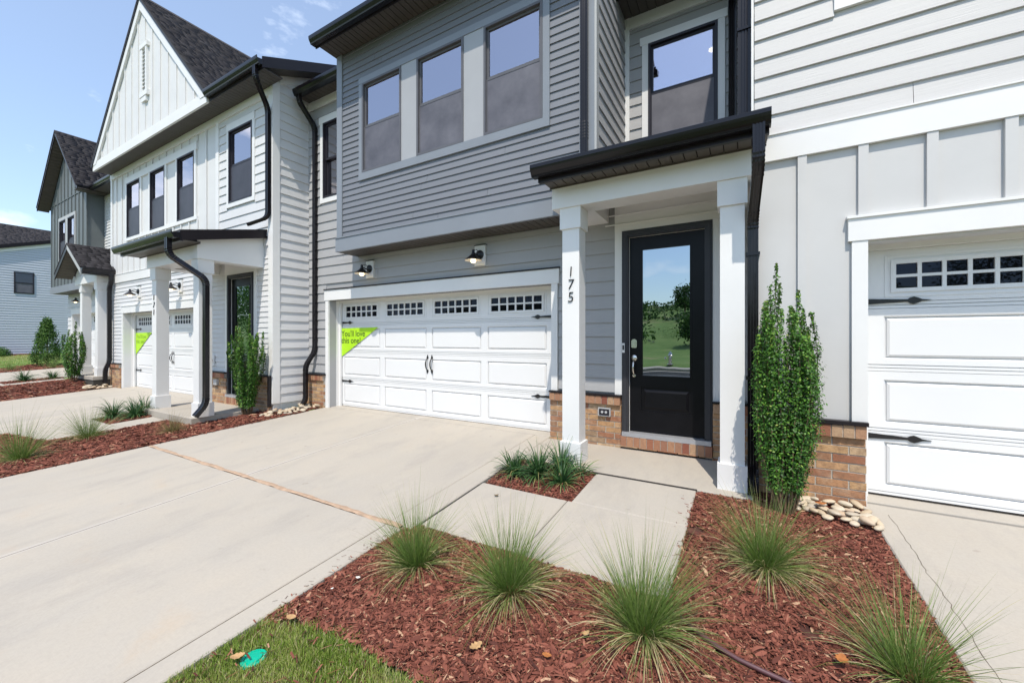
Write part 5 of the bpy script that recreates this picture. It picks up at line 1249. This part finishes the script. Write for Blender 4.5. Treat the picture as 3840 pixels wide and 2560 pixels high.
def low_bush(x, y, h, r, label, dz=0):
    z = H(x, y)-.05+dz; root = thing('low_shrub', label, 'shrub', (x, y, z)); n = 1500; v = rng.normal(0, 1, (n, 3)); v /= np.linalg.norm(v, axis=1)[:, None]; v[:, 2] = np.abs(v[:, 2])
    C = np.array([x, y, z])+v*np.array([r, r, h])*(rng.random(n)**.4)[:, None]; leaves(C, v, rng.uniform(.05, .09, n), rng.normal(.5, .2, n), 'foliage', ARBOR, root, (x, y, z))
    MB().lathe((x, y, z), (0, 0, 1), [(.02, 0), (.015, h*.4), (.001, h*.6)], 6).build('stem', STEM, root)
low_bush(-30.9, 4.35, .5, .42, 'small rounded shrub at the foot of the far white house')

# ------------------------------------------------------------------ river stones
def stone_mesh(k):
    b = []; n1, n2 = 9, 14; r_ = random.Random(k)
    a1, a2, a3 = r_.uniform(.85, 1.1), r_.uniform(.85, 1.1), r_.uniform(0, 6)
    m = MB(); m.v = [(0, 0, -.5)]
    for i in range(1, n1):
        ph = math.pi*i/n1
        for j in range(n2):
            t = 2*math.pi*j/n2; w = 1+.10*math.sin(2*t+a3)+.05*math.sin(3*t+a3*2)
            sx = abs(math.cos(t))**.85*(1 if math.cos(t) > 0 else -1); sy = abs(math.sin(t))**.85*(1 if math.sin(t) > 0 else -1)
            m.v.append((.5*math.sin(ph)**.8*sx*w*a1, .5*math.sin(ph)**.8*sy*w*a2, -.5*math.cos(ph)))
    m.v.append((0, 0, .5)); top = len(m.v)-1
    for j in range(n2): m.f.append((0, 1+(j+1) % n2, 1+j)); m.f.append((top, top-n2+j, top-n2+(j+1) % n2))
    for i in range(n1-2):
        for j in range(n2): a = 1+i*n2+j; c = 1+i*n2+(j+1) % n2; m.f.append((a, c, c+n2, a+n2))
    me = bpy.data.meshes.new('river_stone'); me.from_pydata(m.v, [], m.f); me.materials.append(STONE)
    for p in me.polygons: p.use_smooth = True
    return me
SM = [stone_mesh(k) for k in range(7)]
def stones(poly, n, size, label, group, layers=1):
    placed = []; tries = 0; xs = [p[0] for p in poly]; ys = [p[1] for p in poly]
    while len(placed) < n and tries < 6000:
        tries += 1; x = random.uniform(min(xs), max(xs)); y = random.uniform(min(ys), max(ys))
        if not in_poly(np.array([x]), np.array([y]), poly)[0]: continue
        s = size*random.uniform(.7, 1.2); need = .62*s if len(placed) < n*.75 else .42*s
        if any((x-a)**2+(y-b)**2 < (need/2+c*.31)**2 for a, b, c, _ in placed): continue
        lay = 0 if len(placed) < n*.75 else 1
        placed.append((x, y, s, lay)); o = bpy.data.objects.new('river_stone', random.choice(SM)); COL.objects.link(o)
        o.location = (x, y, H(x, y)+.012+s*.10+lay*s*.28); o.scale = (s, s*random.uniform(.55, .75), s*random.uniform(.30, .44)); o.rotation_euler = (random.gauss(0, .16), random.gauss(0, .16), random.uniform(0, 6.3))
        tag(o, label, 'stone', group)
stones([(.36, 4.36), (.30, 4.18), (.48, 4.05), (.72, 3.99), (.90, 3.96), (.905, 4.37)], 44, .10, 'smooth tan river stone at the foot of the brick pier beside the right garage', 'river stones under the brick pier of 179')
stones([(-7.92, 4.42), (-7.72, 4.02), (-7.42, 4.25), (-7.33, 4.75), (-7.33, 5.05), (-7.85, 5.05), (-7.89, 4.6)], 44, .12, 'pale river stone where the long black downspout lands left of the main garage', 'river stones under the downspout of 175')
stones([(-16.5, 4.32), (-16.6, 3.85), (-16.1, 3.75), (-16.04, 4.3)], 26, .15, 'tan river stone beside the far brick pier left of driveway 171', 'river stones by the brick pier of 171')

# ------------------------------------------------------------------ lamps, signs, litter
wall_lamp(-6.003, 5.147, 2.665, 'lit black cone-shade lamp above the left half of the grey garage 175', 'barn lamps on grey townhouse 175')
wall_lamp(-3.525, 5.147, 2.665, 'lit black cone-shade lamp near the porch above the right half of garage 175', 'barn lamps on grey townhouse 175')
wall_lamp(-14.34, 4.415, 2.665, 'lit cone-shade lamp above the left of the white garage 171', 'barn lamps on white townhouse 171')
wall_lamp(-11.83, 4.415, 2.665, 'lit cone-shade lamp seen just right of the first porch column of 171', 'barn lamps on white townhouse 171')
wall_lamp(-22.2, 5.147, 2.90, 'small far lamp under the dark grey bay', None)
sg = MB().prism([(-7.225, 5.3995, .985), (-6.095, 5.3995, 1.603), (-7.225, 5.3995, 1.592)], (0, -.004, 0)).build('garage_sign', GREENSIGN, None, anchor=(-7.2, 5.395, .985))
tag(sg, 'lime green triangular banner reading You\'ll love this one! on the main garage door', 'sign', 'lime corner banners on garage doors')
text_part(sg, "You'll love\nthis one!", -7.175, 5.393, 1.43, .168, SIGNTXT)
sg2 = MB().prism([(-15.45, 4.6695, .93), (-14.34, 4.6695, 1.56), (-15.45, 4.6695, 1.55)], (0, -.004, 0)).build('garage_sign', GREENSIGN, None, anchor=(-15.4, 4.665, .93))
tag(sg2, 'lime green triangular banner on the garage door of 171, behind the porch column', 'sign', 'lime corner banners on garage doors')
text_part(sg2, "You'll love\nthis one!", -15.40, 4.663, 1.39, .165, plain('faded_green_ink', (.25, .45, .03), .5))
# teal drain lid
zl = H(-2.2, 1.13)-.012
ld = thing('drain_lid', 'round teal green plastic valve lid sunk in the near lawn', 'lid', (-2.2, 1.13, zl))
MB().lathe((-2.2, 1.13, zl-.02), (0, 0, 1), [(.060, 0), (.060, .014), (.057, .017), (.046, .017), (.045, .013), (.041, .013), (.038, .020), (.001, .021)], 36).build('lid_disc', TEAL, ld, smooth=True)
def leaf_mesh(name, mat, L, lob, x, y, label, cat, group=None, rz=0., dz=.02, curl=.3):
    V = []; nx = 9
    for i in range(nx):
        t = i/(nx-1); w = L*.32*math.sin(math.pi*min(1, t*1.02))**.7*(1+.5*lob*(1 if i % 2 else -1))
        zc = curl*L*(t-.5)**2*1.6; V += [(L*(t-.5), -w, zc+curl*w*.7), (L*(t-.5), 0, zc), (L*(t-.5), w, zc+curl*w*.6)]
    m = MB(); c, s = math.cos(rz), math.sin(rz); z0 = H(x, y)+dz; m.v = [(x+a*c-b*s, y+a*s+b*c, z0+d) for a, b, d in V]
    for i in range(nx-1): m.f += [(3*i, 3*i+3, 3*i+4, 3*i+1), (3*i+1, 3*i+4, 3*i+5, 3*i+2)]
    o = m.build(name, mat, None, smooth=True, anchor=(x, y, z0)); tag(o, label, cat, group)
leaf_mesh('dry_leaf', LEAFT, .075, .5, -1.19, 1.69, 'lobed tan oak leaf on the mulch below the second grass clump', 'leaf', None, 1.2)
leaf_mesh('dry_leaf', LEAFO, .05, .3, -.845, 1.81, 'orange-brown leaf on mulch between the second and third grass clumps', 'leaf', None, .2)
leaf_mesh('dry_leaf', LEAFT, .05, .2, -.72, 2.02, 'pale curled leaf on mulch left of the third grass clump', 'leaf', None, .9, curl=.8)
leaf_mesh('dry_leaf', LEAFO, .075, .4, .40, 2.40, 'bright orange oak leaf at the base of the bottom right grass clump', 'leaf', None, 1.3, dz=.05)
leaf_mesh('dry_leaf', LEAFO, .09, .2, .56, 4.18, 'orange leaf caught among the river stones of the right pier', 'leaf', None, .4, dz=.06)
leaf_mesh('dry_leaf', LEAFT, .07, .3, -2.235, 1.07, 'tan leaf lying over the teal lid', 'leaf', None, .9, dz=.02)
leaf_mesh('seed_pod', STEM, .05, 0, -2.03, 3.22, 'dark seed pod on the concrete walk', 'seed pod', None, .8, dz=.006, curl=.9)
leaf_mesh('wood_chip', WHITEBIT, .035, .2, -2.20, 1.78, 'white torn scrap on the mulch near the driveway corner', 'scrap', None, .3, dz=.02)
leaf_mesh('wood_chip', WHITEBIT, .02, .1, -2.26, 1.63, 'tiny white flake on mulch close to the driveway edge', 'scrap', None, 1.3, dz=.02)
leaf_mesh('bark_piece', LEAFT, .065, .1, -2.25, 1.36, 'yellowish bark piece at the corner of lawn and mulch', 'bark', None, .2, dz=.02)
def drip():
    pts = [(-.30, 2.40), (-.20, 2.31), (-.10, 2.256), (-.02, 2.228), (.07, 2.216), (.17, 2.20), (.32, 2.16), (.5, 2.08)]
    P = [(x, y, H(x, y)+(.0 if i in (0,) else .012)+.004*math.sin(i)) for i, (x, y) in enumerate(pts)]
    o = MB().sweep(P, (0, .6, .8), [(.011*math.cos(k*math.pi/5), .011*math.sin(k*math.pi/5)) for k in range(10)]).build('drip_pipe', PIPE, None, smooth=True, anchor=P[0]); tag(o, 'brown plastic drip pipe surfacing from the mulch at the bottom edge', 'pipe')
drip()

# ------------------------------------------------------------------ across the street (seen in the glass)
hy = thing('fire_hydrant', 'silver fire hydrant on the far side of the street, mirrored in the black door', 'hydrant', (-3.55, -13.7, H(-3.55, -13.7)))
zh = H(-3.55, -13.7)
MB().lathe((-3.55, -13.7, zh), (0, 0, 1), [(.17, 0), (.17, .04), (.1, .05), (.1, .45), (.14, .46), (.14, .5), (.11, .52), (.09, .62), (.04, .68), (.04, .74), (.001, .75)], 16).build('barrel', NICKEL, hy, smooth=True)
for s in (-1, 1): MB().lathe((-3.55+s*.09, -12.9, zh+.38), (s, 0, 0), [(.06, 0), (.06, .08), (.001, .09)], 12).build('nozzle', NICKEL, hy)
def tree(x, y, h, r, label, n=2600):
    z = H(x, y)-.2; t = thing('tree', label, 'tree', (x, y, z), 'trees across the street')
    MB().lathe((x, y, z), (0, 0, 1), [(.16, 0), (.10, h*.4), (.03, h*.9)], 8).build('trunk', STEM, t)
    C = []; 
    for k in range(26):
        v = rng.normal(0, 1, 3); v /= np.linalg.norm(v); c = np.array([x, y, z+h*.62])+v*np.array([r, r, h*.36])*random.random()**.4
        C.append(c+rng.normal(0, 1, (n//26, 3))*r*.26)
    C = np.concatenate(C); Nn = rng.normal(0, 1, C.shape); Nn /= np.linalg.norm(Nn, axis=1)[:, None]
    leaves(C, Nn, rng.uniform(.18, .34, len(C)), rng.normal(.45, .25, len(C)), 'crown', ARBOR, t, (x, y, z))
tree(-6.4, -45, 4.2, 1.1, 'tall tree on the rise across the street, mirrored in the door glass'); tree(-5.0, -50, 4.8, 1.2, 'second tall tree behind on the rise across the street')
tree(-3.3, -26, 2.9, 1.2, 'young bright tree on the grass across the street')
for (x, y, h, r, lb) in ((-42, -17, 9, 3.2, 'nearest of the broad trees down the street, mirrored in the door of 171'), (-50, -19, 10, 3.6, 'second broad tree down the street on the left'), (-59, -21, 10, 3.8, 'third broad tree down the street on the left'), (-69, -24, 11, 4.2, 'farthest broad tree down the street on the left')):
    tree(x, y, h, r, lb, 4200)
tree(18, -40, 8, 3, 'broad tree on the rise to the right across the street'); tree(-28, -50, 8, 3.2, 'broad tree on the rise far to the left across the street')
n = 110; ex_ = rng.exponential(.028, n); xs2 = np.where(rng.random(n) < .5, -2.44-ex_, -.38-rng.random(n)*.0-ex_); ys2 = np.where(xs2 < -2, rng.uniform(1.2, 2.4, n), rng.uniform(2.6, 4.0, n))
xs2 = np.concatenate([xs2, rng.uniform(-2.4, -1.0, 130)]); ys2 = np.concatenate([ys2, rng.uniform(.85, 1.42, 130)])
V = []; F = []; T = []
for x, y in zip(xs2, ys2):
    lawn_ = x > -2.43 and y < 1.45
    a = random.uniform(0, 3.14); L = random.uniform(.004, .02)*(1.6 if lawn_ else 1); w = random.uniform(.001, .003)*(1.8 if lawn_ else 1); c, q2 = math.cos(a), math.sin(a); z0 = H(x, y)+(.006 if lawn_ else .001); i = len(V)
    V += [(x-c*L-q2*w, y-q2*L+c*w, z0), (x+c*L-q2*w, y+q2*L+c*w, z0), (x+c*L+q2*w, y+q2*L-c*w, z0+.003), (x-c*L+q2*w, y-q2*L-c*w, z0+.003)]; F.append((i, i+1, i+2, i+3)); T += [random.random()]*4
tag(bulk('mulch_crumbs', V, F, T, CHIPS), 'stray mulch crumbs spilled on the concrete edges', kind='stuff')
low_bush(-12, -28, 1.2, 2.4, 'wide low scrub on the slope across the street'); low_bush(-5, -31, 1.3, 2.8, 'dark scrub mound halfway up the slope across the street')
C = []; 
for k in range(150):
    x, y = random.uniform(-45, 30), random.uniform(-60, -27); v = rng.normal(0, 1, (90, 3)); v /= np.linalg.norm(v, axis=1)[:, None]; v[:, 2] = np.abs(v[:, 2])
    C.append(np.array([x, y, H(x, y)])+v*np.array([2.2, 1.8, random.uniform(.7, 1.6)])*(rng.random(90)**.4)[:, None])
C = np.concatenate(C); Nn = rng.normal(0, 1, C.shape); Nn /= np.linalg.norm(Nn, axis=1)[:, None]
tag(leaves(C, Nn, rng.uniform(.3, .6, len(C)), rng.normal(.3, .2, len(C)), 'scrub', ARBOR, None, (0, 0, 0)), 'scrubby growth covering the rise across the street', kind='stuff')
